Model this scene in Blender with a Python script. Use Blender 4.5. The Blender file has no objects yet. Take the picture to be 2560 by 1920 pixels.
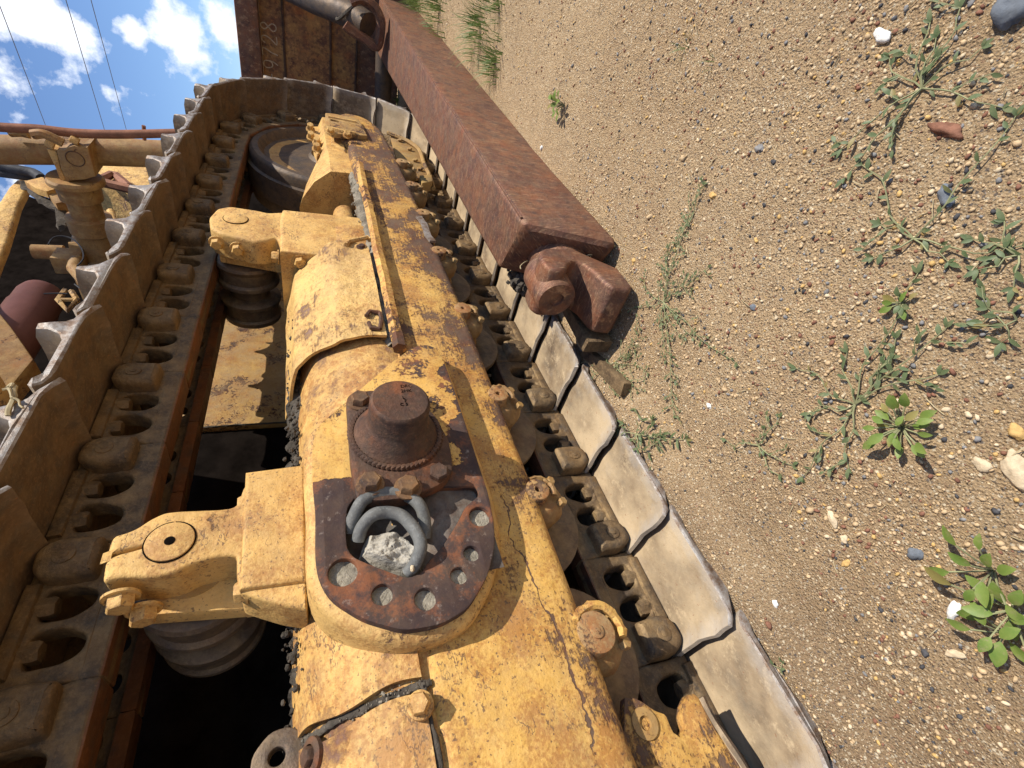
import bpy, bmesh, math, random
import numpy as np
from mathutils import Vector, Matrix, Euler, noise
from mathutils.geometry import tessellate_polygon

S = bpy.context.scene
COL = S.collection
# ------------------------------------------------------------------ camera
cam_d = bpy.data.cameras.new("camera"); cam = bpy.data.objects.new("camera", cam_d); COL.objects.link(cam)
AX = ((-0.3096443, 0.6900967, -0.6541307), (-0.2510680, -0.7228652, -0.6437630), (-0.9171070, -0.0351063, 0.3970922))
cam.matrix_world = Matrix(((AX[0][0], AX[0][1], AX[0][2], 0.0), (AX[1][0], AX[1][1], AX[1][2], 0.0),
                           (AX[2][0], AX[2][1], AX[2][2], 0.783), (0, 0, 0, 1)))
cam_d.sensor_width = 36.0; cam_d.lens = 36.0 * 1164.0 / 2560.0
cam_d.clip_start = 0.02; cam_d.clip_end = 3000
S.camera = cam
# ------------------------------------------------------------------ sun and sky
SUN = Vector((0.48, -1.0, 1.35)).normalized()
sd = bpy.data.lights.new("sun", 'SUN'); so = bpy.data.objects.new("sun", sd); COL.objects.link(so)
so.rotation_euler = SUN.to_track_quat('Z', 'Y').to_euler()
so.location = (0, 0, 30)
sd.energy = 5.0; sd.angle = math.radians(0.53); sd.color = (1.0, 0.94, 0.84)
W = bpy.data.worlds.new("World"); S.world = W; W.use_nodes = True
wt = W.node_tree; wt.nodes.clear()
def wn(t, **k):
    n = wt.nodes.new(t)
    for a, b in k.items(): setattr(n, a, b)
    return n
sky = wn('ShaderNodeTexSky', sky_type='NISHITA', sun_disc=False)
sky.sun_elevation = math.asin(SUN.z); sky.sun_rotation = math.atan2(SUN.x, SUN.y)
sky.altitude = 900; sky.air_density = 1.0; sky.dust_density = 0.15; sky.ozone_density = 2.6
bg = wn('ShaderNodeBackground'); bg.inputs['Strength'].default_value = 0.092
wo = wn('ShaderNodeOutputWorld')
geo = wn('ShaderNodeNewGeometry')
neg = wn('ShaderNodeVectorMath', operation='SCALE'); neg.inputs[3].default_value = -1
wt.links.new(geo.outputs['Incoming'], neg.inputs[0])
dirv = neg.outputs[0]
# clouds: a broken field of cumulus on the dome, denser round a few headings
sepd = wn('ShaderNodeSeparateXYZ'); wt.links.new(dirv, sepd.inputs[0])
def wm(op, a, b=None, c=None, clamp=False):
    n = wn('ShaderNodeMath', operation=op); n.use_clamp = clamp
    for i, v in enumerate((a, b, c)):
        if v is None: continue
        if isinstance(v, (int, float)): n.inputs[i].default_value = v
        else: wt.links.new(v, n.inputs[i])
    return n.outputs[0]
cn1 = wn('ShaderNodeTexNoise'); cn1.inputs['Scale'].default_value = 16; cn1.inputs['Detail'].default_value = 9; cn1.inputs['Roughness'].default_value = 0.62
wt.links.new(dirv, cn1.inputs['Vector'])
cn2 = wn('ShaderNodeTexNoise'); cn2.inputs['Scale'].default_value = 4.5; cn2.inputs['Detail'].default_value = 4
wt.links.new(dirv, cn2.inputs['Vector'])
field = wm('MULTIPLY', wm('SUBTRACT', cn2.outputs['Fac'], 0.56), 1.4)
CL = ((.925,.195,.325,.050,.60),(.930,.215,.285,.028,.45),(.967,.19,.165,.040,.62),(.960,.215,.150,.038,.55),(.950,.20,.215,.022,.45),(.981,.175,.085,.045,.62),(.90,.28,.245,.02,.3))
for (cx, cy, cz, rr, am) in CL:
    c = Vector((cx, cy, cz)).normalized()
    dp = wn('ShaderNodeVectorMath', operation='DISTANCE'); wt.links.new(dirv, dp.inputs[0]); dp.inputs[1].default_value = c
    v = wm('MULTIPLY', wm('SUBTRACT', 1.0, wm('DIVIDE', dp.outputs['Value'], rr)), am)
    field = wm('MAXIMUM', field, v)
dens = wm('ADD', wm('MULTIPLY', wm('SUBTRACT', cn1.outputs['Fac'], 0.5), 1.5), field)
mask = wm('MULTIPLY', dens, 3.6, clamp=True)
mask = wm('MULTIPLY', mask, wm('GREATER_THAN', sepd.outputs['Z'], 0.0))
shade = wm('ADD', wm('MULTIPLY', cn1.outputs['Fac'], 5.0), 8.2)
ccol = wn('ShaderNodeCombineXYZ')
for i, f_ in enumerate((1.0, 1.04, 1.12)): wt.links.new(wm('MULTIPLY', shade, f_), ccol.inputs[i])
tint = wn('ShaderNodeVectorMath', operation='MULTIPLY'); wt.links.new(sky.outputs[0], tint.inputs[0]); tint.inputs[1].default_value = (1.15, 1.25, 1.42)
mx = wn('ShaderNodeMix', data_type='RGBA')
wt.links.new(mask, mx.inputs[0]); wt.links.new(tint.outputs[0], mx.inputs[6]); wt.links.new(ccol.outputs[0], mx.inputs[7])
wt.links.new(mx.outputs[2], bg.inputs['Color']); wt.links.new(bg.outputs[0], wo.inputs['Surface'])
S.view_settings.view_transform = 'Standard'; S.view_settings.look = 'None'
S.view_settings.exposure = 0.27; S.view_settings.gamma = 1.0; S.view_settings.use_curve_mapping = False
S.cycles.max_bounces = 5; S.cycles.diffuse_bounces = 2; S.cycles.glossy_bounces = 2; S.cycles.transmission_bounces = 1
S.cycles.use_denoising = True

R = random.Random(7)
# ------------------------------------------------------------------ materials
class NT:
    def __init__(s, name):
        s.m = bpy.data.materials.new(name); s.m.use_nodes = True; s.t = s.m.node_tree; s.t.nodes.clear()
        s.out = s.n('ShaderNodeOutputMaterial'); s.b = s.n('ShaderNodeBsdfPrincipled')
        s.t.links.new(s.b.outputs[0], s.out.inputs['Surface'])
        s.geo = s.n('ShaderNodeNewGeometry'); s.P = s.geo.outputs['Position']; s.N = s.geo.outputs['Normal']
    def n(s, t, **k):
        n = s.t.nodes.new(t)
        for a, b in k.items(): setattr(n, a, b)
        return n
    def put(s, sock, v):
        if isinstance(v, bpy.types.NodeSocket): s.t.links.new(v, sock)
        elif isinstance(v, tuple) and len(v) == 3 and sock.type == 'RGBA': sock.default_value = (*v, 1)
        else: sock.default_value = v
    def math(s, op, a, b=0.0, clamp=False):
        n = s.n('ShaderNodeMath', operation=op); n.use_clamp = clamp
        s.put(n.inputs[0], a); s.put(n.inputs[1], b); return n.outputs[0]
    def noise(s, scale, detail=4, rough=.55, vec=None, dist=0.0):
        n = s.n('ShaderNodeTexNoise'); n.inputs['Scale'].default_value = scale; n.inputs['Detail'].default_value = detail
        n.inputs['Roughness'].default_value = rough; n.inputs['Distortion'].default_value = dist
        s.t.links.new(vec or s.P, n.inputs['Vector']); return n.outputs['Fac']
    def vor(s, scale, vec=None, out='Distance', feature='F1'):
        n = s.n('ShaderNodeTexVoronoi', feature=feature); n.inputs['Scale'].default_value = scale
        s.t.links.new(vec or s.P, n.inputs['Vector']); return n.outputs[out]
    def maprange(s, v, a, b, c=0.0, d=1.0):
        n = s.n('ShaderNodeMapRange'); s.put(n.inputs[0], v)
        for i, x in enumerate((a, b, c, d)): n.inputs[i + 1].default_value = x
        return n.outputs[0]
    def mix(s, f, a, b):
        n = s.n('ShaderNodeMix', data_type='RGBA'); s.put(n.inputs[0], f); s.put(n.inputs[6], a); s.put(n.inputs[7], b); return n.outputs[2]
    def stretch(s, sc, rot=(0, 0, 0)):
        n = s.n('ShaderNodeMapping'); n.inputs['Scale'].default_value = sc; n.inputs['Rotation'].default_value = rot
        s.t.links.new(s.P, n.inputs['Vector']); return n.outputs[0]
    def xyz(s, v=None):
        n = s.n('ShaderNodeSeparateXYZ'); s.t.links.new(v or s.P, n.inputs[0]); return n.outputs
    def bump(s, h, dist, strength=1.0):
        n = s.n('ShaderNodeBump'); n.inputs['Distance'].default_value = dist; n.inputs['Strength'].default_value = strength
        s.t.links.new(h, n.inputs['Height']); s.t.links.new(n.outputs[0], s.b.inputs['Normal'])
    def done(s, col, rough=.7, metal=0.0, spec=.25):
        s.put(s.b.inputs['Base Color'], col); s.put(s.b.inputs['Roughness'], rough); s.put(s.b.inputs['Metallic'], metal)
        s.b.inputs['Specular IOR Level'].default_value = spec
        return s.m

YEL = (0.645, 0.378, 0.092); YEL2 = (0.545, 0.300, 0.066); YELP = (0.72, 0.49, 0.20)
RUSTO = (0.27, 0.085, 0.022); RUSTD = (0.060, 0.033, 0.026); DUST = (0.33, 0.235, 0.13)
def painted(name, base=YEL, base2=YEL2, chip=.56, rust=.56, rusta=.7, chipc=RUSTD, dust=.3, dustc=DUST, rough=.62, bumpd=.0016, fine=95, big=7, zone=None, streak=0.0, lump=0.0, speck=.5, speckc=(0.11, 0.060, 0.036), hot=0.0, chipc2=(0.14, 0.058, 0.03), edge=0.0, crack=.8, soft=.022):
    t = NT(name)
    nb = t.noise(big, 5, .6); nf = t.noise(fine, 7, .68); nm = t.noise(fine * .28, 6, .62)
    v = t.math('ADD', t.math('MULTIPLY', nb, .55), t.math('ADD', t.math('MULTIPLY', nf, .32), t.math('MULTIPLY', nm, .22)))
    if zone: v = t.math('ADD', v, zone(t))
    if streak:
        sv = t.noise(1.0, 5, .7, vec=t.stretch((9, 60, 160), (0, .1, 0)))
        v = t.math('ADD', v, t.math('MULTIPLY', t.math('SUBTRACT', sv, .5), streak))
    if edge:
        bv = t.n('ShaderNodeBevel', samples=4); bv.inputs['Radius'].default_value = .007
        dp = t.n('ShaderNodeVectorMath', operation='DOT_PRODUCT'); t.t.links.new(bv.outputs[0], dp.inputs[0]); t.t.links.new(t.N, dp.inputs[1])
        v = t.math('ADD', v, t.maprange(dp.outputs['Value'], .995, .90, 0, edge))
    chipm = t.maprange(v, chip, chip + soft)
    halo = t.maprange(v, chip - .05, chip + .01)
    rn = t.math('ADD', t.math('MULTIPLY', t.noise(11, 6, .7), .6), t.math('MULTIPLY', t.noise(fine * 1.6, 4, .7), .4))
    rm = t.maprange(rn, rust, rust + .10)
    col = t.mix(t.maprange(t.noise(4.5, 4), .35, .65), base, base2)
    col = t.mix(t.math('MULTIPLY', t.maprange(t.noise(26, 7, .72), .42, .7), .35), col, YELP)
    col = t.mix(t.math('MULTIPLY', t.maprange(t.math('ADD', t.math('MULTIPLY', t.noise(3.6, 5, .65), .6), t.math('MULTIPLY', t.noise(34, 6, .75), .4)), .47, .60), .42), col, (0.30, 0.175, 0.075))
    col = t.mix(t.math('MULTIPLY', t.math('MAXIMUM', rm, t.math('MULTIPLY', halo, .55)), rusta), col, RUSTO)
    dm = t.math('MULTIPLY', t.maprange(t.noise(9, 6, .7), .40, .62), .075)
    sp1 = t.maprange(t.math('ADD', t.noise(170, 3, .55), dm), .665, .70)
    sp2 = t.maprange(t.math('ADD', t.noise(75, 5, .7), dm), .69, .715)
    sp = t.math('MULTIPLY', t.math('MAXIMUM', sp1, sp2), speck)
    if crack:
        nn = t.noise(5.5, 6, .62, vec=t.stretch((.7, 1, 1.5)))
        cr = t.math('MULTIPLY', t.maprange(t.math('ABSOLUTE', t.math('SUBTRACT', nn, .5)), .0055, .002), t.maprange(t.noise(6, 4), .50, .56))
        sp = t.math('MAXIMUM', sp, t.math('MULTIPLY', cr, crack))
    col = t.mix(sp, col, speckc)
    cc = t.mix(t.maprange(t.noise(33, 6, .7), .4, .68), chipc, chipc2)
    if hot:
        cc = t.mix(t.math('MULTIPLY', t.maprange(t.noise(15, 7, .75), .50, .62), hot), cc, (0.42, 0.13, 0.035))
        cc = t.mix(t.math('MULTIPLY', t.maprange(t.noise(48, 7, .75), .58, .70), .6), cc, (0.34, 0.27, 0.22))
    col = t.mix(chipm, col, cc)
    dn = t.maprange(t.noise(18, 8, .72), .42, .66)
    col = t.mix(t.math('MULTIPLY', dn, dust), col, dustc)
    t.put(t.b.inputs['Roughness'], t.mix(chipm, (rough,) * 3, (.85,) * 3))
    h = t.math('ADD', t.math('MULTIPLY', chipm, -.55), t.math('MULTIPLY', t.noise(230, 4, .7), .35))
    h = t.math('ADD', h, t.math('MULTIPLY', t.noise(28, 5, .6), .9 + lump))
    t.bump(h, bumpd)
    t.b.inputs['Specular IOR Level'].default_value = .3
    t.put(t.b.inputs['Base Color'], col)
    return t.m

def rusty(name, a=(0.10, 0.052, 0.036), b=(0.20, 0.085, 0.045), c=(0.05, 0.035, 0.032), hot=.0, dust=.25, dustc=DUST, rough=.6, bumpd=.0016, metal=.25, fine=120, streak=False, zone=None, up=False, spots=False, lump=0.0):
    t = NT(name)
    n1 = t.noise(8, 6, .65); n2 = t.noise(fine, 7, .7); n3 = t.noise(30, 6, .65)
    col = t.mix(t.maprange(n1, .38, .62), a, b)
    col = t.mix(t.maprange(n3, .48, .66), col, c)
    col = t.mix(t.math('MULTIPLY', t.maprange(n2, .5, .72), .6), col, tuple(min(1, x * 1.9) for x in b))
    if hot: col = t.mix(t.math('MULTIPLY', t.maprange(t.noise(10, 5, .7), .52, .66), hot), col, (0.42, 0.12, 0.03))
    if streak:
        sv = t.noise(1.0, 4, .7, vec=t.stretch((260, 30, 22), (0, .5, .35)))
        col = t.mix(t.math('MULTIPLY', t.maprange(sv, .54, .68), .8), col, (0.46, 0.28, 0.16))
    dn = t.maprange(t.noise(21, 8, .75), .42, .66)
    if up: dn = t.math('MULTIPLY', dn, t.maprange(t.xyz(t.N)[2], -.3, .5, .12, 1))  # dust thins on downward faces, putting the undersides' shade into the colour
    if zone: dn = t.math('MAXIMUM', dn, zone(t))
    col = t.mix(t.math('MULTIPLY', dn, dust), col, dustc)
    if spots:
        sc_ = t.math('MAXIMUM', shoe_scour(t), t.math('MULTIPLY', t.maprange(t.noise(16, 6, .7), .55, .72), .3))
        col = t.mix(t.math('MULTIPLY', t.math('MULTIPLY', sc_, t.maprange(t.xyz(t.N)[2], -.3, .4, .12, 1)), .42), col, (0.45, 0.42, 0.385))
        col = t.mix(t.math('MULTIPLY', t.maprange(t.noise(110, 4, .6), .66, .70), .7), col, (0.25, 0.11, 0.055))
    t.bump(t.math('ADD', t.math('MULTIPLY', n2, .5), t.math('ADD', t.math('MULTIPLY', n3, .8), t.math('ADD', t.math('MULTIPLY', t.noise(300, 3, .7), .3), t.math('MULTIPLY', t.noise(7, 4, .5), lump * 3)))), bumpd)
    return t.done(col, t.mix(n3, (rough - .12,) * 3, (rough + .25,) * 3), metal, .28)

def plain(name, col, rough=.8, metal=0, bumpd=0.0, sc=60, var=.35, spec=.12):
    t = NT(name)
    c = t.mix(t.maprange(t.noise(sc * .3, 6, .65), .3, .7), tuple(x * (1 - var) for x in col), tuple(min(1, x * (1 + var)) for x in col))
    if bumpd: t.bump(t.noise(sc, 6, .65), bumpd)
    return t.done(c, rough, metal, spec)

M = {}
def front_wear(t):
    x, y, z = t.xyz()[0:3]
    low = t.maprange(z, .425, .35, 0, .055)
    ln = t.maprange(t.math('ABSOLUTE', t.math('SUBTRACT', t.math('ADD', z, t.math('MULTIPLY', t.math('SUBTRACT', t.noise(7, 5, .6), .5), .10)), t.math('ADD', .402, t.math('MULTIPLY', x, .05)))), .0024, .0008)
    ln = t.math('MULTIPLY', t.math('MULTIPLY', ln, t.maprange(x, .55, .42)), .16)
    low = t.math('ADD', low, ln)
    return t.math('ADD', low, t.maprange(x, .75, 1.5, 0, .078))
M['beam'] = painted('yellow_paint_beam', chip=.600, rust=.465, rusta=.6, dust=.2, streak=.2, zone=front_wear, lump=.9, speck=.8, bumpd=.0024, chipc=(0.105, 0.064, 0.045), edge=.06, soft=.05)
M['cast'] = painted('yellow_paint_casting', base=(0.70, 0.44, 0.15), base2=(0.62, 0.36, 0.10), chip=.645, rust=.475, rusta=.5, dust=.2, bumpd=.0028, lump=.8, speck=.7, edge=.07, chipc=(0.12, 0.07, 0.05), soft=.04)
M['sheet'] = painted('yellow_paint_sheet', base=(0.74, 0.48, 0.17), base2=(0.66, 0.40, 0.12), chip=.60, rust=.50, rusta=.55, dust=.3, chipc=(0.27, 0.17, 0.13), soft=.06, bumpd=.0045, fine=60, lump=1.8, speck=.6, streak=.25)
M['housing'] = painted('yellow_paint_housing', base=(0.62, 0.38, 0.12), base2=(0.55, 0.31, 0.08), chip=.575, rust=.44, rusta=.62, dust=.3, chipc=(0.21, 0.11, 0.08), soft=.07, bumpd=.0035, fine=60, lump=1.3, speck=.7)
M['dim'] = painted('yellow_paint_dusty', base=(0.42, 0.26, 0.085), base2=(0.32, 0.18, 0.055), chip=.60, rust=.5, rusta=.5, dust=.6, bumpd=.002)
def plate_zone(t):
    o = t.xyz()
    wob = t.math('MULTIPLY', t.math('SUBTRACT', t.noise(40, 5, .6), .5), .02)
    a = t.maprange(t.math('ADD', o[0], wob), .541, .530)
    base_ = .022
    n = t.math('MULTIPLY', t.math('SUBTRACT', t.noise(13, 5, .7), .5), .24)
    b = t.maprange(t.math('ADD', t.math('ADD', o[2], n), t.math('MULTIPLY', o[0], .15)), .60, .575)
    c = t.maprange(t.math('ADD', t.math('ADD', o[0], n), 0), .90, .93)
    return t.math('ADD', t.math('ADD', t.math('MULTIPLY', t.math('MAXIMUM', a, b), .5), t.math('MULTIPLY', c, .05)), base_)
M['plate'] = painted('chipped_mounting_plate', chip=.605, rust=.50, rusta=.6, dust=.10, chipc=(0.050, 0.031, 0.029), zone=plate_zone, hot=.38, chipc2=(0.080, 0.046, 0.034), bumpd=.002, edge=.04)
M['rust'] = rusty('dark_rust', a=(0.055, 0.034, 0.027), b=(0.115, 0.057, 0.035), c=(0.036, 0.027, 0.026), hot=.35, dust=.12, bumpd=.0022)
M['greydirt'] = rusty('grey_oily_dirt', a=(0.105, 0.098, 0.088), b=(0.085, 0.058, 0.042), c=(0.055, 0.05, 0.047), hot=.1, dust=.5, dustc=(0.26, 0.24, 0.20), metal=0)
M['bolt'] = rusty('rusty_bolt', a=(0.12, 0.062, 0.036), b=(0.24, 0.13, 0.055), hot=.3, dust=.2)
M['arm'] = rusty('red_brown_steel', a=(0.125, 0.062, 0.048), b=(0.195, 0.088, 0.052), c=(0.080, 0.050, 0.044), hot=.25, dust=.22, rough=.5, metal=.3, streak=True, bumpd=.0024, lump=2.2)
M['armtop'] = M['arm']
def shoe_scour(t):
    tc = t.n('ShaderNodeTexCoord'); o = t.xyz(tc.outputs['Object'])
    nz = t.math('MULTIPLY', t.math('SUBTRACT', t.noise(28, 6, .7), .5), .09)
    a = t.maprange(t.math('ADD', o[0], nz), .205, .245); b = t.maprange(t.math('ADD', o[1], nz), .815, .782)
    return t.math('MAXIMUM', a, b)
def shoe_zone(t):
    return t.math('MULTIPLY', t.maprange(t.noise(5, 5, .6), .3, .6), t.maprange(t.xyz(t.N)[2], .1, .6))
M['shoe'] = rusty('dusty_shaded_track_steel', a=(0.085, 0.057, 0.037), b=(0.125, 0.076, 0.043), c=(0.066, 0.055, 0.048), dust=.88, dustc=(0.57, 0.435, 0.27), rough=.75, metal=.0, bumpd=.0014, zone=shoe_zone, up=True, spots=True)  # cream dust on top; the dark base below carries the upper run's shade
def edge_mat():
    t = NT('scoured_steel_edge')
    n = t.noise(45, 7, .7)
    col = t.mix(t.maprange(n, .4, .62), (0.33, 0.30, 0.27), (0.17, 0.11, 0.072))
    t.bump(t.noise(110, 6, .7), .002)
    return t.done(col, .5, .35)
M['edge'] = edge_mat()
M['chain'] = rusty('greasy_chain_steel', a=(0.078, 0.055, 0.036), b=(0.155, 0.095, 0.045), c=(0.060, 0.052, 0.046), up=True, dust=.85, dustc=(0.40, 0.27, 0.13), rough=.6, metal=.2, bumpd=.0028)  # dust on upward faces; dark undersides have shade in the colour
M['rail'] = rusty('rusted_rail', a=(0.10, 0.046, 0.025), b=(0.15, 0.062, 0.028), c=(0.06, 0.045, 0.040), hot=.12, dust=.1, rough=.5, metal=.4)
M['roller'] = rusty('roller_steel', a=(0.115, 0.085, 0.062), b=(0.15, 0.10, 0.066), c=(0.085, 0.072, 0.062), dust=.55, rough=.5, metal=.4)
M['idler'] = rusty('idler_steel', a=(0.075, 0.062, 0.055), b=(0.11, 0.08, 0.06), c=(0.05, 0.045, 0.045), dust=.2, dustc=(0.35, 0.21, 0.07), rough=.5, metal=.35)
M['blade'] = rusty('blade_paint_over_rust', a=(0.19, 0.085, 0.045), b=(0.38, 0.20, 0.07), c=(0.11, 0.05, 0.036), hot=.4, dust=.1, rough=.65, metal=.05, fine=40)
M['weld'] = plain('weld_bead', (0.50, 0.38, 0.25), .7, .0, .001, 200)
M['soil'] = plain('caked_grease_and_soil', (0.085, 0.072, 0.058), .95, 0, .008, 70, .6)
M['dustpack'] = plain('packed_grey_dust', (0.22, 0.19, 0.145), .95, 0, .006, 80, .5)
M['mud'] = plain('dried_grey_mud', (0.42, 0.38, 0.31), .95, 0, .008, 60, .3)
M['plug'] = plain('dirt_plug', (0.31, 0.275, 0.21), .95, 0, .005, 140, .5)
M['dark'] = plain('shade_dark_steel', (0.009, 0.007, 0.006), .9, 0, .002, 40, .5, 0.0)  # near-black: shade of the hull and engine bay is put into this colour
M['rubber'] = rusty('weathered_rubber', a=(0.105, 0.105, 0.10), b=(0.15, 0.15, 0.14), c=(0.075, 0.08, 0.08), dust=.25, dustc=(0.28, 0.26, 0.22), rough=.6, metal=0, bumpd=.0012)
M['wood'] = rusty('muddy_wood', a=(0.085, 0.055, 0.03), b=(0.16, 0.10, 0.05), c=(0.05, 0.032, 0.02), dust=.45, dustc=(0.36, 0.25, 0.13), rough=.9, metal=0, bumpd=.006)
M['bar'] = painted('yellow_paint_bar', chip=.585, rust=.46, rusta=.8, dust=.2, bumpd=.0025, fine=70, lump=.8)
M['capmat'] = painted('worn_cap_paint', base=(0.42, 0.28, 0.12), base2=(0.30, 0.17, 0.07), chip=.57, rust=.44, rusta=.7, dust=.5)
M['pipe'] = plain('brown_red_pipe', (0.22, 0.10, 0.06), .6, .1, .001, 50)
M['pink'] = plain('faded_red_canister', (0.13, 0.055, 0.045), .55, .0, .001, 20, .2)
M['wire'] = plain('black_wire', (0.03, 0.03, 0.035), .6)
M['cable'] = plain('grey_cable', (0.12, 0.12, 0.14), .6)
M['shadepaint'] = painted('brown_yellow_shade_paint', base=(0.28, 0.16, 0.052), base2=(0.20, 0.105, 0.036), chip=.63, rust=.5, rusta=.5, dust=.3)  # darkened yellow paint; shade round the engine is put into its colour
M['hose2'] = plain('dark_hose', (0.05, 0.05, 0.055), .6, 0, .002, 100)

# ------------------------------------------------------------------ mesh helpers
class MB:
    def __init__(s): s.v = []; s.f = []; s.mi = []; s.sm = []
    def add(s, vs, fs, mi=0):
        o = len(s.v); s.v += [tuple(v) for v in vs]; s.f += [tuple(i + o for i in f) for f in fs]; s.mi += [mi] * len(fs)
    def xf(s, mat):
        s.v = [tuple(mat @ Vector(v)) for v in s.v]; return s
    def mesh(s, name, mats, angle=38, smooth=True):
        me = bpy.data.meshes.new(name); me.from_pydata(s.v, [], s.f)
        for m in mats: me.materials.append(m)
        for p, i in zip(me.polygons, s.mi): p.material_index = i
        bm = bmesh.new(); bm.from_mesh(me)
        bmesh.ops.remove_doubles(bm, verts=bm.verts, dist=1e-5)
        bmesh.ops.recalc_face_normals(bm, faces=bm.faces)
        a = math.radians(angle)
        for f in bm.faces: f.smooth = smooth
        for e in bm.edges:
            e.smooth = not (len(e.link_faces) != 2 or e.calc_face_angle(0) > a)
        bm.to_mesh(me); bm.free(); return me

def off(pts, d):
    n = len(pts); out = []
    for i in range(n):
        a = Vector(pts[i - 1]); b = Vector(pts[i]); c = Vector(pts[(i + 1) % n])
        e1 = (b - a); e2 = (c - b)
        if e1.length < 1e-9 or e2.length < 1e-9: out.append(tuple(b)); continue
        e1.normalize(); e2.normalize()
        n1 = Vector((-e1.y, e1.x)); n2 = Vector((-e2.y, e2.x)); m = n1 + n2
        if m.length < 1e-6: m = n1
        m.normalize(); k = d / max(.55, m.dot(n1)); out.append(tuple(b + m * k))
    return out
def area(p): return sum(p[i - 1][0] * p[i][1] - p[i][0] * p[i - 1][1] for i in range(len(p))) / 2
def rnd(pts, r, seg=4):
    out = []; n = len(pts)
    rr = r if isinstance(r, (list, tuple)) else [r] * n
    for i in range(n):
        b = Vector(pts[i]); a = Vector(pts[i - 1]); c = Vector(pts[(i + 1) % n])
        d1 = (a - b); d2 = (c - b); q = min(rr[i], d1.length * .48, d2.length * .48)
        if q < 1e-5: out.append(tuple(b)); continue
        p0 = b + d1.normalized() * q; p2 = b + d2.normalized() * q
        for k in range(seg + 1):
            t = k / seg; out.append(tuple(p0 * (1 - t) ** 2 + b * 2 * t * (1 - t) + p2 * t * t))
    return out
def circ(cx, cz, r, n=20, a0=0): return [(cx + r * math.cos(a0 + 2 * math.pi * i / n), cz + r * math.sin(a0 + 2 * math.pi * i / n)) for i in range(n)]
def prism(mb, outer, y0, y1, bev=.004, holes=(), steps=2, mi=0, both=False, mp=None):
    """plate lying in XZ from y0 (face towards the viewer's side) to y1"""
    mp = mp or (lambda u, v, t: (u, t, v))
    if area(outer) < 0: outer = outer[::-1]
    hs = [h if area(h) < 0 else h[::-1] for h in holes]
    sg = 1 if y1 > y0 else -1
    prof = [(bev * (1 - math.sin(math.pi / 2 * k / steps)), y0 + sg * bev * (1 - math.cos(math.pi / 2 * k / steps))) for k in range(steps + 1)] if bev > 0 else [(0, y0)]
    if both and bev > 0:
        prof = prof + [(o, y1 - sg * (y - y0) * sg) for o, y in prof[::-1]] if False else prof + [(o, y1 - (y - y0)) for o, y in prof[::-1]]
    else: prof = prof + [(0, y1)]
    for loop in [outer] + hs:
        n = len(loop); vs = []; fs = []
        for o, y in prof: vs += [mp(u, v, y) for u, v in off(loop, o)]
        for k in range(len(prof) - 1):
            for i in range(n):
                j = (i + 1) % n; fs.append((k * n + i, k * n + j, (k + 1) * n + j, (k + 1) * n + i))
        mb.add(vs, fs, mi)
    for (o, y) in (prof[0], prof[-1]):
        loops = [[Vector((u, v, 0)) for u, v in off(l, o)] for l in [outer] + hs]
        tr = tessellate_polygon(loops); fl = [p for l in loops for p in l]
        mb.add([mp(p.x, p.y, y) for p in fl], [tuple(t) for t in tr], mi)
    return mb
def lathe(mb, c, axis, prof, n=32, mi=0, a0=0, a1=None, caps=True):
    """prof = [(t along axis, radius)]"""
    ax = Vector(axis).normalized(); u = ax.orthogonal().normalized(); w = ax.cross(u)
    if abs(ax.y) > .9: u = Vector((1, 0, 0)); w = Vector((0, 0, 1))
    full = a1 is None; a1 = a0 + 2 * math.pi if full else a1
    k = n if full else n + 1; vs = []; fs = []
    for t, r in prof:
        for i in range(k):
            a = a0 + (a1 - a0) * i / n; vs.append(Vector(c) + ax * t + (u * math.cos(a) + w * math.sin(a)) * r)
    for j in range(len(prof) - 1):
        for i in range(k if full else k - 1):
            i2 = (i + 1) % k; fs.append((j * k + i, j * k + i2, (j + 1) * k + i2, (j + 1) * k + i))
    if full and caps:
        for j in (0, len(prof) - 1):
            if prof[j][1] > 1e-6:
                vs.append(Vector(c) + ax * prof[j][0]); ci = len(vs) - 1
                for i in range(k): fs.append((j * k + i, j * k + (i + 1) % k, ci))
    mb.add(vs, fs, mi); return mb
def tube(mb, pts, r, n=8, mi=0, closed=False, cap=True):
    pts = [Vector(p) for p in pts]; rr = r if isinstance(r, (list, tuple)) else [r] * len(pts)
    vs = []; fs = []; N = len(pts); up = None
    for i, p in enumerate(pts):
        d = (pts[min(i + 1, N - 1)] - pts[max(i - 1, 0)]).normalized()
        if up is None: up = d.orthogonal().normalized()
        up = (up - d * up.dot(d)).normalized(); w = d.cross(up)
        for k in range(n):
            a = 2 * math.pi * k / n; vs.append(p + (up * math.cos(a) + w * math.sin(a)) * rr[i])
    for i in range(N - 1):
        for k in range(n):
            k2 = (k + 1) % n; fs.append((i * n + k, i * n + k2, (i + 1) * n + k2, (i + 1) * n + k))
    if cap:
        for i in (0, N - 1):
            vs.append(pts[i]); c = len(vs) - 1
            for k in range(n): fs.append((i * n + k, i * n + (k + 1) % n, c))
    mb.add(vs, fs, mi); return mb
def smoothpath(pts, seg=6):
    pts = [Vector(p) for p in pts]; out = []
    for i in range(len(pts) - 1):
        p0 = pts[max(i - 1, 0)]; p1 = pts[i]; p2 = pts[i + 1]; p3 = pts[min(i + 2, len(pts) - 1)]
        for k in range(seg):
            t = k / seg
            out.append(.5 * ((2 * p1) + (p2 - p0) * t + (2 * p0 - 5 * p1 + 4 * p2 - p3) * t * t + (3 * p1 - p0 - 3 * p2 + p3) * t ** 3))
    out.append(pts[-1]); return out
def box(mb, lo, hi, b=.004, mi=0):
    return prism(mb, [(lo[0], lo[2]), (hi[0], lo[2]), (hi[0], hi[2]), (lo[0], hi[2])], lo[1], hi[1], b, both=True, mi=mi)
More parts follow.
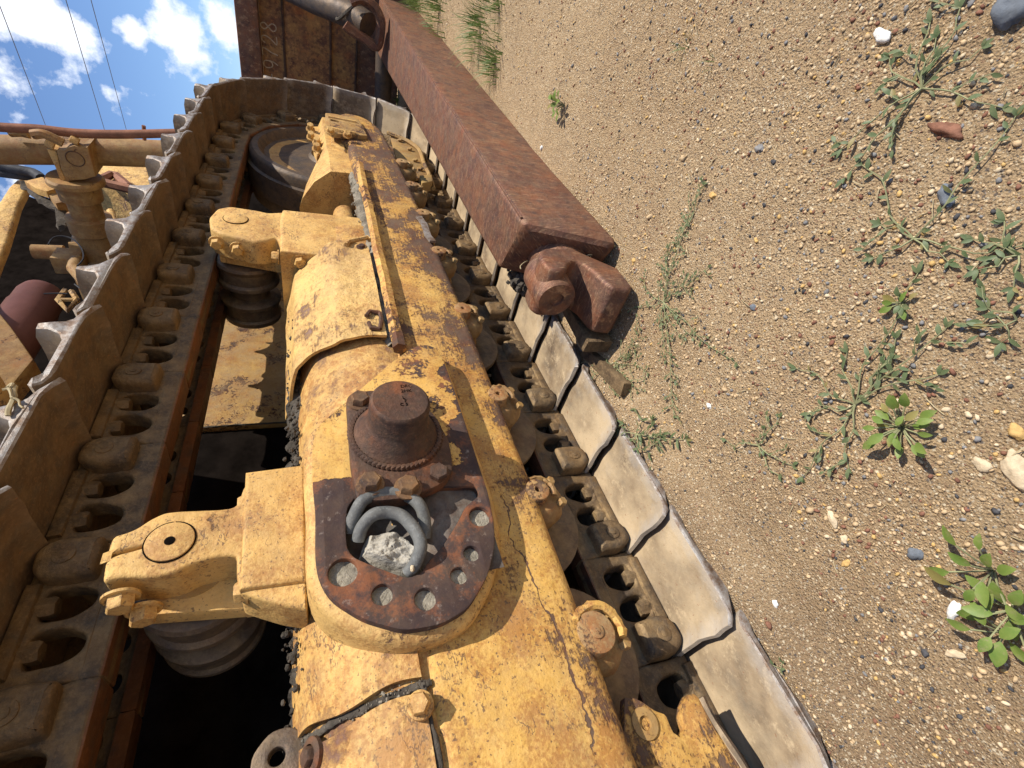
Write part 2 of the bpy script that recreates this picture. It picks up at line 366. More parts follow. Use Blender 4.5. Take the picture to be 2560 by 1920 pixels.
def hexhead(mb, c, axis, r, h, mi=0, rot=0.0, washer=True):
    ax = Vector(axis).normalized(); u = ax.orthogonal().normalized()
    if abs(ax.y) > .9: u = Vector((1, 0, 0))
    w = ax.cross(u); vs = []; fs = []
    def ring(t, q, n, a0=0): return [Vector(c) + ax * t + (u * math.cos(a0 + 2 * math.pi * i / n) + w * math.sin(a0 + 2 * math.pi * i / n)) * q for i in range(n)]
    prof = [(0, r), (h * .82, r), (h, r * .84)]
    for t, q in prof: vs += ring(t, q, 6, rot)
    for j in range(2):
        for i in range(6): i2 = (i + 1) % 6; fs.append((j * 6 + i, j * 6 + i2, j * 6 + 6 + i2, j * 6 + 6 + i))
    fs.append(tuple(range(12, 18))); mb.add(vs, fs, mi)
    if washer: lathe(mb, c, axis, [(0, r * 1.32), (h * .18, r * 1.30), (h * .2, r * .9)], 20, mi, caps=False)
    return mb
def jitter(mb, amp, sc=9.0, seed=0.0):
    o = Vector((seed, seed * 1.7, -seed))
    mb.v = [tuple(Vector(v) + noise.noise_vector(Vector(v) * sc + o) * amp) for v in mb.v]; return mb
def rock_mesh(name, r, mat, seed, sub=2, sq=(1, 1, .6), rough=.35):
    bm = bmesh.new(); bmesh.ops.create_icosphere(bm, subdivisions=sub, radius=1)
    o = Vector((seed * 3.1, seed * 1.3, seed))
    for v in bm.verts:
        v.co *= 1 + rough * noise.noise(v.co * 1.3 + o) + rough * .4 * noise.noise(v.co * 3.5 + o)
        v.co = Vector((v.co.x * sq[0], v.co.y * sq[1], v.co.z * sq[2])) * r
    me = bpy.data.meshes.new(name); bm.to_mesh(me); bm.free(); me.materials.append(mat)
    for p in me.polygons: p.use_smooth = sub > 2
    return me

def root(name, loc, label, cat, group=None):
    o = bpy.data.objects.new(name, None); COL.objects.link(o); o.location = loc; o.empty_display_size = .1
    o['label'] = label; o['category'] = cat
    if group: o['group'] = group
    return o
def link(name, me, parent=None, label=None, kind=None, mw=None):
    o = bpy.data.objects.new(name, me); COL.objects.link(o)
    if parent:
        o.parent = parent
        p = Vector((0, 0, 0)); q = parent
        while q: p = p + q.location; q = q.parent
        o.matrix_parent_inverse = Matrix.Translation(-p)
    if mw is not None: o.matrix_basis = mw
    if label: o['label'] = label
    if kind: o['kind'] = kind
    return o
def part(name, mb, mat, parent, label=None, angle=38, kind=None):
    mats = mat if isinstance(mat, (list, tuple)) else [mat]
    return link(name, mb.mesh(name, [M[m] if isinstance(m, str) else m for m in mats], angle), parent, label, kind)
def top(o, label, cat, group=None):
    o['label'] = label; o['category'] = cat
    if group: o['group'] = group
    return o

# ================================================================== GROUND
def ground_mat():
    t = NT('sandy_gravel_ground')
    big = t.noise(1.3, 5, .6); mid = t.noise(9, 7, .7); fine = t.noise(140, 8, .75)
    col = t.mix(t.maprange(big, .35, .65), (0.545, 0.385, 0.215), (0.455, 0.308, 0.165))
    col = t.mix(t.math('MULTIPLY', t.maprange(mid, .45, .7), .4), col, (0.31, 0.205, 0.12))
    o = t.xyz()
    damp = t.maprange(t.math('ADD', t.math('ADD', t.math('MULTIPLY', o[0], -.55), t.math('MULTIPLY', o[1], .75)), t.math('MULTIPLY', t.math('SUBTRACT', t.noise(4, 6, .7), .5), .8)), .25, .55)
    col = t.mix(t.math('MULTIPLY', damp, .62), col, (0.235, 0.155, 0.09))
    col = t.mix(t.math('MULTIPLY', t.maprange(t.noise(190, 5, .75), .50, .66), .6), col, (0.20, 0.135, 0.08))
    col = t.mix(t.math('MULTIPLY', t.maprange(t.noise(260, 4, .7), .56, .66), .6), col, (0.66, 0.52, 0.34))
    for sc, th, am in ((420, .66, .75), (210, .80, .85)):
        vc = t.vor(sc, out='Color'); vd = t.vor(sc)
        rc = t.xyz(vc)
        grain = t.math('MULTIPLY', t.maprange(rc[0], th, th + .02), t.maprange(vd, .55, .35))
        gcol = t.mix(t.maprange(rc[1], .45, .5), (0.74, 0.62, 0.43), t.mix(t.maprange(rc[2], .5, .55), (0.36, 0.22, 0.13), (0.13, 0.11, 0.10)))
        col = t.mix(t.math('MULTIPLY', grain, am), col, gcol)
    h = t.math('ADD', t.math('MULTIPLY', fine, .7), t.math('MULTIPLY', t.maprange(t.vor(260), .6, 0), .35))
    h = t.math('ADD', h, t.math('MULTIPLY', t.noise(26, 6, .7), .9))
    h = t.math('ADD', h, t.math('MULTIPLY', t.noise(62, 6, .75), .8))
    t.bump(h, .0095)
    return t.done(col, .95, 0, .15)
M['ground'] = ground_mat()
def gz(x, y):
    v = Vector((x * 1.4, y * 1.4, 0)); w = Vector((x * 7, y * 7, 3.3))
    z = .026 * noise.noise(v) + .006 * noise.noise(w) + .0022 * noise.noise(Vector((x * 31, y * 31, 1.7)))
    fade = max(0, min(1, (y - .5) / .25)) if -1 < x < 3.6 else 0
    r = math.hypot(x, y); 
    if r > 9: z *= max(0, 1 - (r - 9) / 6)
    z = z * (1 - .6 * fade) - .002
    if -2.5 < x < 3.5: z += .036 * max(0, min(1, (y - .69) / .075)) * max(0, min(1, (3.5 - x) / .4))
    return z
xs = np.concatenate([[-400, -120, -40, -14, -6, -3], np.arange(-1.6, 6.4, .022), np.arange(6.5, 14, .25), [16, 25, 45, 120, 400]])
ys = np.concatenate([[-400, -120, -40, -14, -6, -3], np.arange(-1.5, 1.5, .022), np.arange(1.6, 6, .25), [8, 14, 25, 45, 120, 400]])
V = [(float(x), float(y), gz(x, y)) for y in ys for x in xs]
nx = len(xs); F = [(j * nx + i, j * nx + i + 1, (j + 1) * nx + i + 1, (j + 1) * nx + i) for j in range(len(ys) - 1) for i in range(nx - 1)]
gm = bpy.data.meshes.new('ground'); gm.from_pydata(V, [], F); gm.materials.append(M['ground'])
gm.polygons.foreach_set('use_smooth', [True] * len(gm.polygons))
link('ground', gm, kind='structure')

# loose gravel, one countless mass of real pebbles
def pebbles(name, N, seed, rmin, rmax, region, power, mats, squash=(.55, .9)):
    rs = np.random.RandomState(seed)
    bm = bmesh.new(); bmesh.ops.create_icosphere(bm, subdivisions=1, radius=1)
    bv = np.array([v.co[:] for v in bm.verts]); bf = np.array([[v.index for v in f.verts] for f in bm.faces]); bm.free()
    x, y = region(rs, N); N = len(x)
    r = rmin + (rmax - rmin) * rs.rand(N) ** power
    n = len(bv)
    sc = np.stack([1 + .5 * rs.rand(N), .75 + .35 * rs.rand(N), squash[0] + (squash[1] - squash[0]) * rs.rand(N)], 1)
    ang = 1
    a = rs.rand(N) * 6.283; ca, sa = np.cos(a), np.sin(a)
    P = bv[None] * sc[:, None] * (1 + .55 * (rs.rand(N, n, 1) - .5)) * r[:, None, None]
    tl = (rs.rand(N) - .5) * .8
    Px = P[..., 0] * np.cos(tl)[:, None] - P[..., 2] * np.sin(tl)[:, None]; Pz = P[..., 0] * np.sin(tl)[:, None] + P[..., 2] * np.cos(tl)[:, None]
    X = Px * ca[:, None] - P[..., 1] * sa[:, None] + x[:, None]; Y = Px * sa[:, None] + P[..., 1] * ca[:, None] + y[:, None]
    z0 = np.array([gz(float(a_), float(b_)) for a_, b_ in zip(x, y)])
    Z = Pz + (z0 + r * (.05 + .35 * rs.rand(N)))[:, None]
    co = np.stack([X, Y, Z], -1).reshape(-1, 3)
    fs = (bf[None] + (np.arange(N) * n)[:, None, None]).reshape(-1, 3)
    me = bpy.data.meshes.new(name); me.vertices.add(len(co)); me.vertices.foreach_set('co', co.ravel())
    me.loops.add(fs.size); me.loops.foreach_set('vertex_index', fs.ravel()); me.polygons.add(len(fs))
    me.polygons.foreach_set('loop_start', np.arange(len(fs)) * 3); me.polygons.foreach_set('loop_total', np.full(len(fs), 3))
    cum = np.cumsum([w for _, w in mats]); cum = cum / cum[-1]
    mi = np.searchsorted(cum, rs.rand(N)); me.polygons.foreach_set('material_index', np.repeat(mi, len(bf)))
    for m, _ in mats: me.materials.append(m)
    me.update(calc_edges=True); me.validate()
    return me
PEB = [(plain('pebble_sand', (0.54, 0.385, 0.22), .9, 0, .001, 400), 46), (plain('pebble_cream', (0.62, 0.49, 0.32), .85, 0, .001, 300, .25), 9), (plain('pebble_grey', (0.22, 0.21, 0.20), .8, 0, .001, 300), 8),
       (plain('pebble_dark', (0.07, 0.068, 0.07), .75, 0, .001, 300), 5), (plain('pebble_ochre', (0.58, 0.37, 0.14), .85, 0, .001, 300, .2), 5), (plain('pebble_brown', (0.23, 0.11, 0.07), .85, 0, .001, 300), 9)]
def reg_near(rs, N):
    # denser towards the camera's own feet
    d = .12 + 5.2 * rs.rand(N) ** 1.9; a = rs.rand(N); cl = rs.rand(N)
    y0 = -.55 + 0 * d; y1 = 1.0 + 0 * d
    y = y0 + (y1 - y0) * a; x = -.55 + d
    k = np.array([noise.noise(Vector((float(p) * 5, float(q) * 5, 2.5))) for p, q in zip(x, y)]) * 1.6 + .62 > cl
    return x[k], y[k]
link('gravel', pebbles('gravel', 90000, 3, .0007, .0038, reg_near, 4.8, PEB), kind='stuff')
def reg_right(rs, N):
    x = rs.rand(N) * 1.9 - .5; y = -.5 + 1.15 * rs.rand(N) ** 1.3
    k = rs.rand(N) < np.clip(1.05 - (x * .45 + np.abs(y) * .35), .05, 1); return x[k], y[k]
PEB2 = [(PEB[0][0], 20), (PEB[1][0], 13), (PEB[2][0], 8), (PEB[3][0], 5), (PEB[4][0], 5), (PEB[5][0], 12)]
link('gravel', pebbles('gravel', 26000, 31, .0008, .0040, reg_right, 3.3, PEB2), kind='stuff')
link('gravel', pebbles('gravel', 380, 9, .0035, .0080, reg_near, 3.0, PEB), kind='stuff')

# ================================================================== BULLDOZER, right-hand track
DZ = root('bulldozer', (1.4, 1.1, 0.0), 'worn yellow bulldozer with rusty steel track, seen close along the track frame', 'bulldozer')
def link(name, me, parent=None, label=None, kind=None, mw=None):
    o = bpy.data.objects.new(name, me); COL.objects.link(o)
    if parent:
        o.parent = parent
        if parent.parent is None: o.matrix_parent_inverse = Matrix.Translation(-parent.location)
    if mw is not None: o.matrix_basis = mw
    if label: o['label'] = label
    if kind: o['kind'] = kind
    return o
YO, YI = .786, 1.39
PITCH = .24
def shoe_mesh(seed):
    mb = MB(); rs = random.Random(seed); NS = 25
    prof = [(-.001, .010), (.012, .002), (.035, 0), (.165, 0), (.203, -.001), (.230, -.007), (.250, -.020),
            (.255, -.013), (.243, .000), (.222, .010), (.200, .020), (.188, .030), (.181, .055), (.176, .076),
            (.164, .077), (.158, .055), (.148, .028), (.128, .019), (.05, .018), (.028, .020), (.010, .028), (-.004, .031), (-.011, .023)]
    n = len(prof); vs = []; fs = []
    for k in range(NS):
        t = k / (NS - 1); y = YO + (YI - YO) * t
        inn = 1 if .22 < t < .78 else 0
        tail = (-.010 if inn else 0) + rs.uniform(-.002, .002); tip = (-.010 if inn else 0) + rs.uniform(-.002, .002)
        sh_ = .009 * (1 - max(0, min(1, (min(t, 1 - t) - .09) / .06))); tip = -.010 + sh_ + rs.uniform(-.0012, .0012); tail = -.010 + sh_ + rs.uniform(-.0012, .0012)
        for i, (u, w) in enumerate(prof):
            uu = u + (tip if 5 <= i <= 8 else 0) + (tail if i in (0, 21, 22, 20) else 0)
            ww = w + rs.uniform(-.0012, .0012)
            if k in (0, NS - 1) and i in (12, 13, 14, 15): ww -= .006
            yy = y + (rs.uniform(-.003, .003) if k in (0, NS - 1) else 0)
            vs.append((uu, yy, ww))
    for k in range(NS - 1):
        for i in range(n):
            j = (i + 1) % n; fs.append((k * n + i, k * n + j, (k + 1) * n + j, (k + 1) * n + i))
    mb.add(vs, fs, 0)
    # scoured end faces, slightly domed
    for k, d in ((0, -.003), (NS - 1, .003)):
        ring = [vs[k * n + i] for i in range(n)]
        p2 = [(a[0], a[2]) for a in ring]
        pin = off(p2 if area(p2) > 0 else p2[::-1], .0035)
        if area(p2) < 0: pin = pin[::-1]
        inner = [(a, ring[i][1] + d, b) for i, (a, b) in enumerate(pin)]
        mb.add(ring + inner, [(i, (i + 1) % n, n + (i + 1) % n, n + i) for i in range(n)], 1)
        tr = tessellate_polygon([[Vector((a, b, 0)) for a, b in pin]])
        mb.add(inner, [tuple(t) for t in tr], 1)
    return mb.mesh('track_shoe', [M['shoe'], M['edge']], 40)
rs_l = random.Random(3)
def link_mesh(yo, sg):
    """sg=+1: outer row (face towards -Y at yo); -1: inner row"""
    mb = MB()
    P = lambda a: yo + sg * a
    # body plate with two windows
    out = rnd([(-.002, -.145), (.242, -.145), (.242, -.118), (.236, -.06), (.24, -.002), (0, -.002), (.004, -.06), (-.002, -.118)], [.006, .006, .01, .03, .004, .004, .03, .01], 3)
    h1 = rnd([(.030, -.032), (.088, -.032), (.090, -.072), (.072, -.106), (.046, -.106), (.030, -.080)], .016, 4)
    h2 = rnd([(.106, -.032), (.156, -.032), (.162, -.075), (.148, -.106), (.122, -.106), (.104, -.080)], .016, 4)
    prism(mb, out, P(0), P(.04), .007, [h1, h2], 3)
    # rail head, wider than the web
    prism(mb, rnd([(0, -.1455), (.238, -.1455), (.238, -.120), (0, -.120)], .004, 2), P(.001), P(.062), .004, mi=1)
    # raised pin boss, tongue shaped
    prism(mb, rnd([(.166, -.100), (.238, -.100), (.242, -.035), (.226, -.008), (.180, -.008), (.162, -.035)], [.008, .008, .04, .03, .03, .04], 4), P(-.036), P(.01), .016, steps=4)
    prism(mb, circ(.202, -.052, .016, 14), P(-.0385), P(-.03), .001)
    prism(mb, circ(.202, -.052, .007, 10), P(-.040), P(-.03), .001)
    # foot flange on the shoe
    prism(mb, [(.02, -.024), (.17, -.024), (.17, -.001), (.02, -.001)], P(-.010), P(.03), .006)
    # pin bushing between rows
    if sg > 0: lathe(mb, (.202, yo + .02, -.07), (0, 1, 0), [(0, .03), (.22, .03)], 14, 0)
    jitter(mb, .0026, 24, rs_l.uniform(0, 90))
    return mb.mesh('track_link', [M['chain'], M['rail']], 40)
def nut_mesh(u, yo):
    mb = MB(); hexhead(mb, (u, yo + .014, -.024), (0, 0, -1), .0185, .026, 0, .3, False)
    return mb.mesh('nut', [M['chain']], 30)
SHOES = [shoe_mesh(i) for i in range(4)]
LOS = [link_mesh(.975, 1) for _ in range(4)]; LI = link_mesh(1.232, -1)
NUTS = [nut_mesh(.060, .975), nut_mesh(.132, .975)]
st = [(-.59 + .24 * i, 1.18 + (2.87 + .59 - .24 * i) * .027) for i in range(15)]
for a in (79, 52, 25, -2, -29, -55, -79): st.append((2.87 + .56 * math.cos(math.radians(a)), .62 + .56 * math.sin(math.radians(a))))
st += [(.144 + .24 * i, .06) for i in range(11, -6, -1)]
rs_ = random.Random(5)
for i in range(len(st) - 1):
    a = Vector((st[i][0], 0, st[i][1])); b = Vector((st[i + 1][0], 0, st[i + 1][1])); u = (b - a); L = u.length; u.normalize()
    w = Vector((-u.z, 0, u.x))
    s = a + u * (L - PITCH) / 2
    wob = rs_.uniform(-.012, .012)
    m = Matrix(((u.x, 0, w.x, s.x), (0, 1, 0, 0), (u.z, 0, w.z, s.z), (0, 0, 0, 1)))
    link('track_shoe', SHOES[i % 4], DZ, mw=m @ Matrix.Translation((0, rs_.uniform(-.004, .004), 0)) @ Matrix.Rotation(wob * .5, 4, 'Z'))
    lk = link('track_link', LOS[i % 4], DZ, mw=m)
    for nm in NUTS: link('nut', nm, lk)
    link('track_link', LI, DZ, mw=m)

# ---- roller frame beam
mb = MB()
beam_top = [(0.193, 0.643), (0.14, 0.638), (0.083, 0.635)]
out = [(-.75, .36), (-.3, .35), (0, .346), (.59, .332), (1.29, .327), (2.1, .338), (2.5, .352), (2.85, .372), (2.97, .41), (3.04, .47), (3.04, .56), (2.98, .60), (2.6, .60), (2.55, .575),
       (1.6, .572), (.9, .57), (.18, beam_top[0][1]), (.04, beam_top[1][1] + .0), (-.12, beam_top[2][1]), (-.75, .60)]
out = rnd(out, [.01, .02, .02, .05, .05, .05, .05, .08, .08, .05, .03, .03, .01, .01, .02, .02, .02, .01, .01, .01], 3)
mb = prism(MB(), out, .81, .93, .030, steps=5)
beam = part('roller_frame_beam', mb, 'beam', DZ)
# inner beam face on the far side of the rollers
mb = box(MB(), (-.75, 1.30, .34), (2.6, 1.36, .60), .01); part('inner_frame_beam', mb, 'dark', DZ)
# ---- recoil spring housing (drum) along the frame
mb = MB(); CY, CZ, CR = 1.025, .61, .210
def housing_profile(x0, x1, r0, r1): return [(x0, r0), (x1, r1)]
pr = [(-.80, .205), (.06, .205), (.07, .208), (.30, .210), (.90, .210), (.93, .206), (1.70, .202), (1.74, .15), (1.75, .05), (2.2, .05)]
vs = []; 
lathe(mb, (0, CY, CZ), (1, 0, 0), pr, 72)
jitter(mb, .002, 6)
hous = part('recoil_spring_housing', mb, 'housing', DZ, 'blotchy rusted yellow drum housing')
# near cover plate bolted over the drum (oblique front edge)
def arcsheet(mb, edge_lo, edge_hi, r, th, n=22, mi=0, facet=False):
    """sheet wrapped on the drum between two x(a) curves; a = angle measured from -Y up to +Z"""
    vs = []; fs = []; K = 10
    for k in range(n + 1):
        t = k / n; a, xa = edge_lo(t); _, xb = edge_hi(t)
        for j in range(K + 1):
            x = xa + (xb - xa) * j / K
            q = r * (1 / max(math.cos(a - c_) for c_ in (.10, .72, 1.36)) if facet else 1) + (.006 if facet else .0025) * noise.noise(Vector((x * 7, a * 3, r)))
            for rr in (q, q - th): vs.append((x, CY - math.cos(a) * rr, CZ + math.sin(a) * rr))
    W2 = (K + 1) * 2
    for k in range(n):
        for j in range(K):
            p = k * W2 + j * 2; fs.append((p, p + 2, p + 2 + W2, p + W2)); fs.append((p + 1, p + 1 + W2, p + 3 + W2, p + 3))
        for j in (0, K):
            p = k * W2 + j * 2; fs.append((p, p + W2, p + 1 + W2, p + 1))
    for j in range(K):
        for k in (0, n):
            p = k * W2 + j * 2; fs.append((p, p + 1, p + 3, p + 2))
    mb.add(vs, fs, mi); return mb
mb = MB()
arcsheet(mb, lambda t: (math.radians(9 + 75 * t), -.80), lambda t: (math.radians(9 + 75 * t), .176 + .006 * math.sin(t * 9)), .221, .016)
part('near_cover_plate', mb, 'housing', DZ, 'rust-mottled cover plate with two bolts')
mb = MB()
arcsheet(mb, lambda t: (math.radians(9 + 75 * t), .197 + .005 * math.sin(t * 11)), lambda t: (math.radians(9 + 75 * t), .46), .2225, .02)
part('drum_band', mb, 'housing', DZ)
for (px, lab) in (([(0.16, 0.806, 0.652)][0], None),):
    mb = MB(); lathe(mb, (px[0], px[1], px[2]), (0, -1, .25), [(0, .019), (.012, .019), (.014, .014)], 22)
    hexhead(mb, (px[0], px[1] - .010, px[2] + .003), (0, -1, .25), .0155, .016, 0, .4, False); part('cover_bolt', mb, 'cast', DZ)
q = [(0.161, 0.9, 0.794)][0]
mb = MB(); a_ = math.radians(58); c_ = (q[0], CY - math.cos(a_) * .221, CZ + math.sin(a_) * .221); ax_ = (0, -math.cos(a_), math.sin(a_))
lathe(mb, c_, ax_, [(0, .024), (.006, .024), (.009, .020), (.009, .015), (.002, .014)], 26, caps=False)
hexhead(mb, c_, ax_, .013, .016, 0, .2, False); part('cover_bolt', mb, 'rust', DZ)

# ---- trunnion boss and chipped mounting plate
pl = [(0.916, 0.543), (0.929, 0.508), (0.916, 0.483), (0.888, 0.473), (0.804, 0.47), (0.705, 0.469), (0.575, 0.469), (0.495, 0.469), (0.466, 0.469), (0.403, 0.476), (0.357, 0.488), (0.306, 0.517), (0.261, 0.563), (0.247, 0.611), (0.251, 0.667), (0.28, 0.722), (0.322, 0.767), (0.357, 0.782), (0.391, 0.786), (0.475, 0.783), (0.541, 0.786), (0.62, 0.784), (0.668, 0.776), (0.742, 0.709), (0.853, 0.609)]
if area(pl) < 0: pl = pl[::-1]
pl = rnd(pl, .018, 3)
cav = [(0.476, 0.731), (0.432, 0.737), (0.398, 0.737), (0.381, 0.728), (0.359, 0.696), (0.339, 0.665), (0.33, 0.649), (0.333, 0.627), (0.352, 0.61), (0.373, 0.582), (0.393, 0.563), (0.418, 0.541), (0.444, 0.522), (0.465, 0.487), (0.485, 0.49), (0.495, 0.552), (0.5, 0.629), (0.506, 0.707)]
cav = rnd(cav, .008, 2)
hol = [([(0.36, 0.746), (0.312, 0.691), (0.291, 0.627), (0.317, 0.565), (0.351, 0.534), (0.419, 0.5)][i], r) for i, r in enumerate((.0225, .0165, .0175, .0145, .0140, .0200))]
holes = [cav] + [circ(c[0], c[1], r, 20) for c, r in hol]
body = off(pl, -.016)
mb = prism(MB(), body, .771, .86, .022, [off(cav[::-1] if area(cav) > 0 else cav, .0)] , steps=4)
jitter(mb, .0015, 14)
boss = part('trunnion_boss', mb, 'cast', DZ, 'raised rounded boss on the side of the frame')
mb = prism(MB(), pl, .757, .776, .0026, holes, steps=2)
plate = part('mounting_plate', mb, 'plate', DZ, 'thick plate, yellow at the front and bare dark rust behind, with drilled holes')
mb = MB(); lp = off(cav if area(cav) < 0 else cav[::-1], -.0006)
vs = [(a, y, b) for y in (.763, .875) for a, b in lp]; k_ = len(lp)
mb.add(vs, [(i, (i + 1) % k_, k_ + (i + 1) % k_, k_ + i) for i in range(k_)]); part('recess_wall', mb, 'rust', boss)
# dished floor of the recess
vs = []; fs = []; NX, NZ = 34, 34
x0, x1 = min(p[0] for p in cav) - .01, max(p[0] for p in cav) + .01; z0, z1 = min(p[1] for p in cav) - .01, max(p[1] for p in cav) + .01
for i in range(NX + 1):
    for j in range(NZ + 1):
        x = x0 + (x1 - x0) * i / NX; z = z0 + (z1 - z0) * j / NZ
        t = max(0, min(1, (z - .555) / .11)); t = t * t * (3 - 2 * t)
        vs.append((x, .772 + .036 * t + .003 * noise.noise(Vector((x, 0, z)) * 40), z))
for i in range(NX):
    for j in range(NZ): a = i * (NZ + 1) + j; fs.append((a, a + NZ + 1, a + NZ + 2, a + 1))
mb = MB(); mb.add(vs, fs); part('recess_floor', mb, 'greydirt', DZ)
for (c, r) in hol:
    mb = MB(); n = 20; vs = [(c[0], .7675, c[1])]
    for k in range(1, 4):
        for i in range(n):
            a = 2 * math.pi * i / n; q = r * k / 3 * 1.06
            x, z = c[0] + q * math.cos(a), c[1] + q * math.sin(a)
            vs.append((x, .7682 + .0022 * noise.noise(Vector((x, 3, z)) * 90), z))
    fs = [(0, 1 + i, 1 + (i + 1) % n) for i in range(n)]
    for k in range(2):
        for i in range(n): a = 1 + k * n + i; b = 1 + k * n + (i + 1) % n; fs.append((a, b, b + n, a + n))
    mb.add(vs, fs); part('mud_plug', mb, 'plug', plate)
# flange of the stub, its bolts and the stub itself
SX, SZ = .618, .628
fl = [(0.716, 0.716), (0.739, 0.699), (0.746, 0.665), (0.733, 0.616), (0.695, 0.555), (0.634, 0.534), (0.589, 0.525), (0.548, 0.528), (0.517, 0.533), (0.496, 0.549), (0.483, 0.572), (0.475, 0.598), (0.465, 0.635), (0.468, 0.678), (0.478, 0.717), (0.553, 0.72)]
mb = prism(MB(), rnd(fl, .008, 2), .735, .760, .0035, steps=2); jitter(mb, .001, 30)
flange = part('stub_flange', mb, 'rust', DZ, 'thick rusty flange bolted to the plate')
for i, p in enumerate([(0.71, 0.724, 0.69), (0.502, 0.724, 0.691), (0.485, 0.724, 0.626), (0.509, 0.724, 0.564)]):
    mb = MB(); hexhead(mb, (p[0], .735, p[2]), (0, -1, 0) if i != 3 else (-.25, -1, .12), .0195, .020, 0, (.2, .5, .15, .8)[i], i != 3); part('bolt', mb, 'bolt' if i != 3 else 'rust', flange)
mb = MB(); p = (.712, .735, .575); hexhead(mb, p, (0, -1, 0), .0195, .020); part('bolt', mb, 'bolt', flange)
mb = MB(); lathe(mb, (SX, .735, SZ), (0, -1, 0), [(0, .085), (.005, .082), (.016, .074), (.028, .0665), (.040, .0600), (.044, .0575), (.088, .0565), (.0935, .0545), (.0965, .051), (.0965, .02)], 56)
jitter(mb, .0008, 20)
stub = part('trunnion_stub', mb, 'rust', DZ, 'round rusty trunnion stub with stamped end')
mb = MB()
for k in range(64):       # overlapping weld ripples round the foot of the stub
    a = 2 * math.pi * k / 64; c = (SX + .087 * math.cos(a), .732, SZ + .087 * math.sin(a))
    vs = []; fs = []
    for i in range(5):
        th = math.pi * i / 4
        for j in range(6):
            ph = 2 * math.pi * j / 6
            d = (.0068 * math.sin(th) * math.cos(ph), .0062 * math.sin(th) * math.sin(ph), .0085 * math.cos(th))
            vs.append((c[0] + d[0] * math.cos(a + .6) - d[2] * math.sin(a + .6), c[1] - d[1], c[2] + d[0] * math.sin(a + .6) + d[2] * math.cos(a + .6)))
    for i in range(4):
        for j in range(6): fs.append((i * 6 + j, i * 6 + (j + 1) % 6, i * 6 + 6 + (j + 1) % 6, i * 6 + 6 + j))
    mb.add(vs, fs)
part('weld_bead', mb, 'rust', stub, kind='stuff')
# stamped characters on the end of the stub
def stamp(txt, x, z, size, name='stamped_mark'):
    cu = bpy.data.curves.new(name, 'FONT'); cu.body = txt; cu.size = size; cu.extrude = .0006; cu.align_x = 'CENTER'
    o = bpy.data.objects.new(name, cu); COL.objects.link(o)
    me = bpy.data.meshes.new_from_object(o); bpy.data.objects.remove(o); me.materials.clear(); me.materials.append(M['dark'])
    o = link(name, me, stub)
    # reads upright towards the camera side, top of the letters towards +X
    o.matrix_basis = Matrix(((0, 1, 0, x), (0, 0, -1, .6382), (-1, 0, 0, z), (0, 0, 0, 1)))
stamp('DRC', .650, .612, .011); stamp('2HK', .637, .614, .011); stamp('L', .620, .622, .010); stamp('7', .611, .620, .010); stamp('C 3', .602, .624, .010)
# ---- square bar welded along the frame, bent
bp = [(2.222, 0.793, 0.55), (1.973, 0.793, 0.554), (1.789, 0.793, 0.556), (1.621, 0.793, 0.557), (1.431, 0.793, 0.56), (1.285, 0.793, 0.561), (1.147, 0.793, 0.563), (1.042, 0.793, 0.564), (0.953, 0.793, 0.566)]
mb = MB(); tube(mb, smoothpath([(p[0], p[1], p[2] + .001 * math.sin(i * 2.1)) for i, p in enumerate(bp)], 4), .0185, 6); jitter(mb, .0022, 30)
part('rub_bar', mb, 'bar', DZ, 'long bent bar welded along the frame')
# soil packed behind the bar and lumps along the drum's top
def crumbs(pts, n, spread, r0, r1, seed, mat, name, parent, up=.0):
    mb = MB(); q = random.Random(seed); bm = bmesh.new(); bmesh.ops.create_icosphere(bm, subdivisions=1, radius=1)
    bv = [v.co.copy() for v in bm.verts]; bf = [tuple(v.index for v in f.verts) for f in bm.faces]; bm.free()
    for _ in range(n):
        k = q.random() * (len(pts) - 1); i = int(k); t = k - i
        c = Vector(pts[i]).lerp(Vector(pts[min(i + 1, len(pts) - 1)]), t) + Vector((q.gauss(0, spread[0]), q.gauss(0, spread[1]), q.gauss(0, spread[2])))
        r = r0 + (r1 - r0) * q.random() ** 2
        mb.add([c + Vector((v.x * q.uniform(.7, 1.3), v.y * q.uniform(.7, 1.2), v.z * q.uniform(.5, 1.1))) * r for v in bv], bf)
    return part(name, mb, mat, parent, kind='stuff', angle=20)
def soilstrip(path, ry, rz, amp, seed, mat, name, parent):
    pts = smoothpath(path, 26); vs = []; fs = []; K = 14
    for i, p in enumerate(pts):
        d = (pts[min(i + 1, len(pts) - 1)] - pts[max(i - 1, 0)]).normalized(); u = d.cross(Vector((0, -.6, .8))).normalized(); w = u.cross(d).normalized()
        for k in range(K):
            a = 2 * math.pi * k / K; q = p + u * math.cos(a) * ry + w * math.sin(a) * rz
            o_ = Vector((seed, seed, seed)); q = q + noise.noise_vector(q * 30 + o_) * amp + noise.noise_vector(q * 95 + o_) * amp * .55 + noise.noise_vector(q * 260 + o_) * amp * .25
            vs.append(q)
    for i in range(len(pts) - 1):
        for k in range(K): k2 = (k + 1) % K; fs.append((i * K + k, i * K + k2, (i + 1) * K + k2, (i + 1) * K + k))
    mb = MB(); mb.add(vs, fs); return part(name, mb, mat, parent, kind='stuff', angle=60)
soilstrip([(1.0, .828, .575), (1.3, .828, .572), (1.6, .83, .572), (1.9, .835, .575), (2.3, .86, .57)], .022, .014, .012, 4, 'dustpack', 'packed_soil', DZ)
soilstrip([(-.2, .99, .802), (.1, .985, .806), (.3, .985, .812)], .035, .018, .020, 2, 'soil', 'caked_soil', DZ)
soilstrip([(.64, 1.0, .818), (.8, 1.0, .818), (1.0, 1.0, .817), (1.35, 1.01, .815)], .030, .012, .016, 3, 'soil', 'caked_soil', DZ)
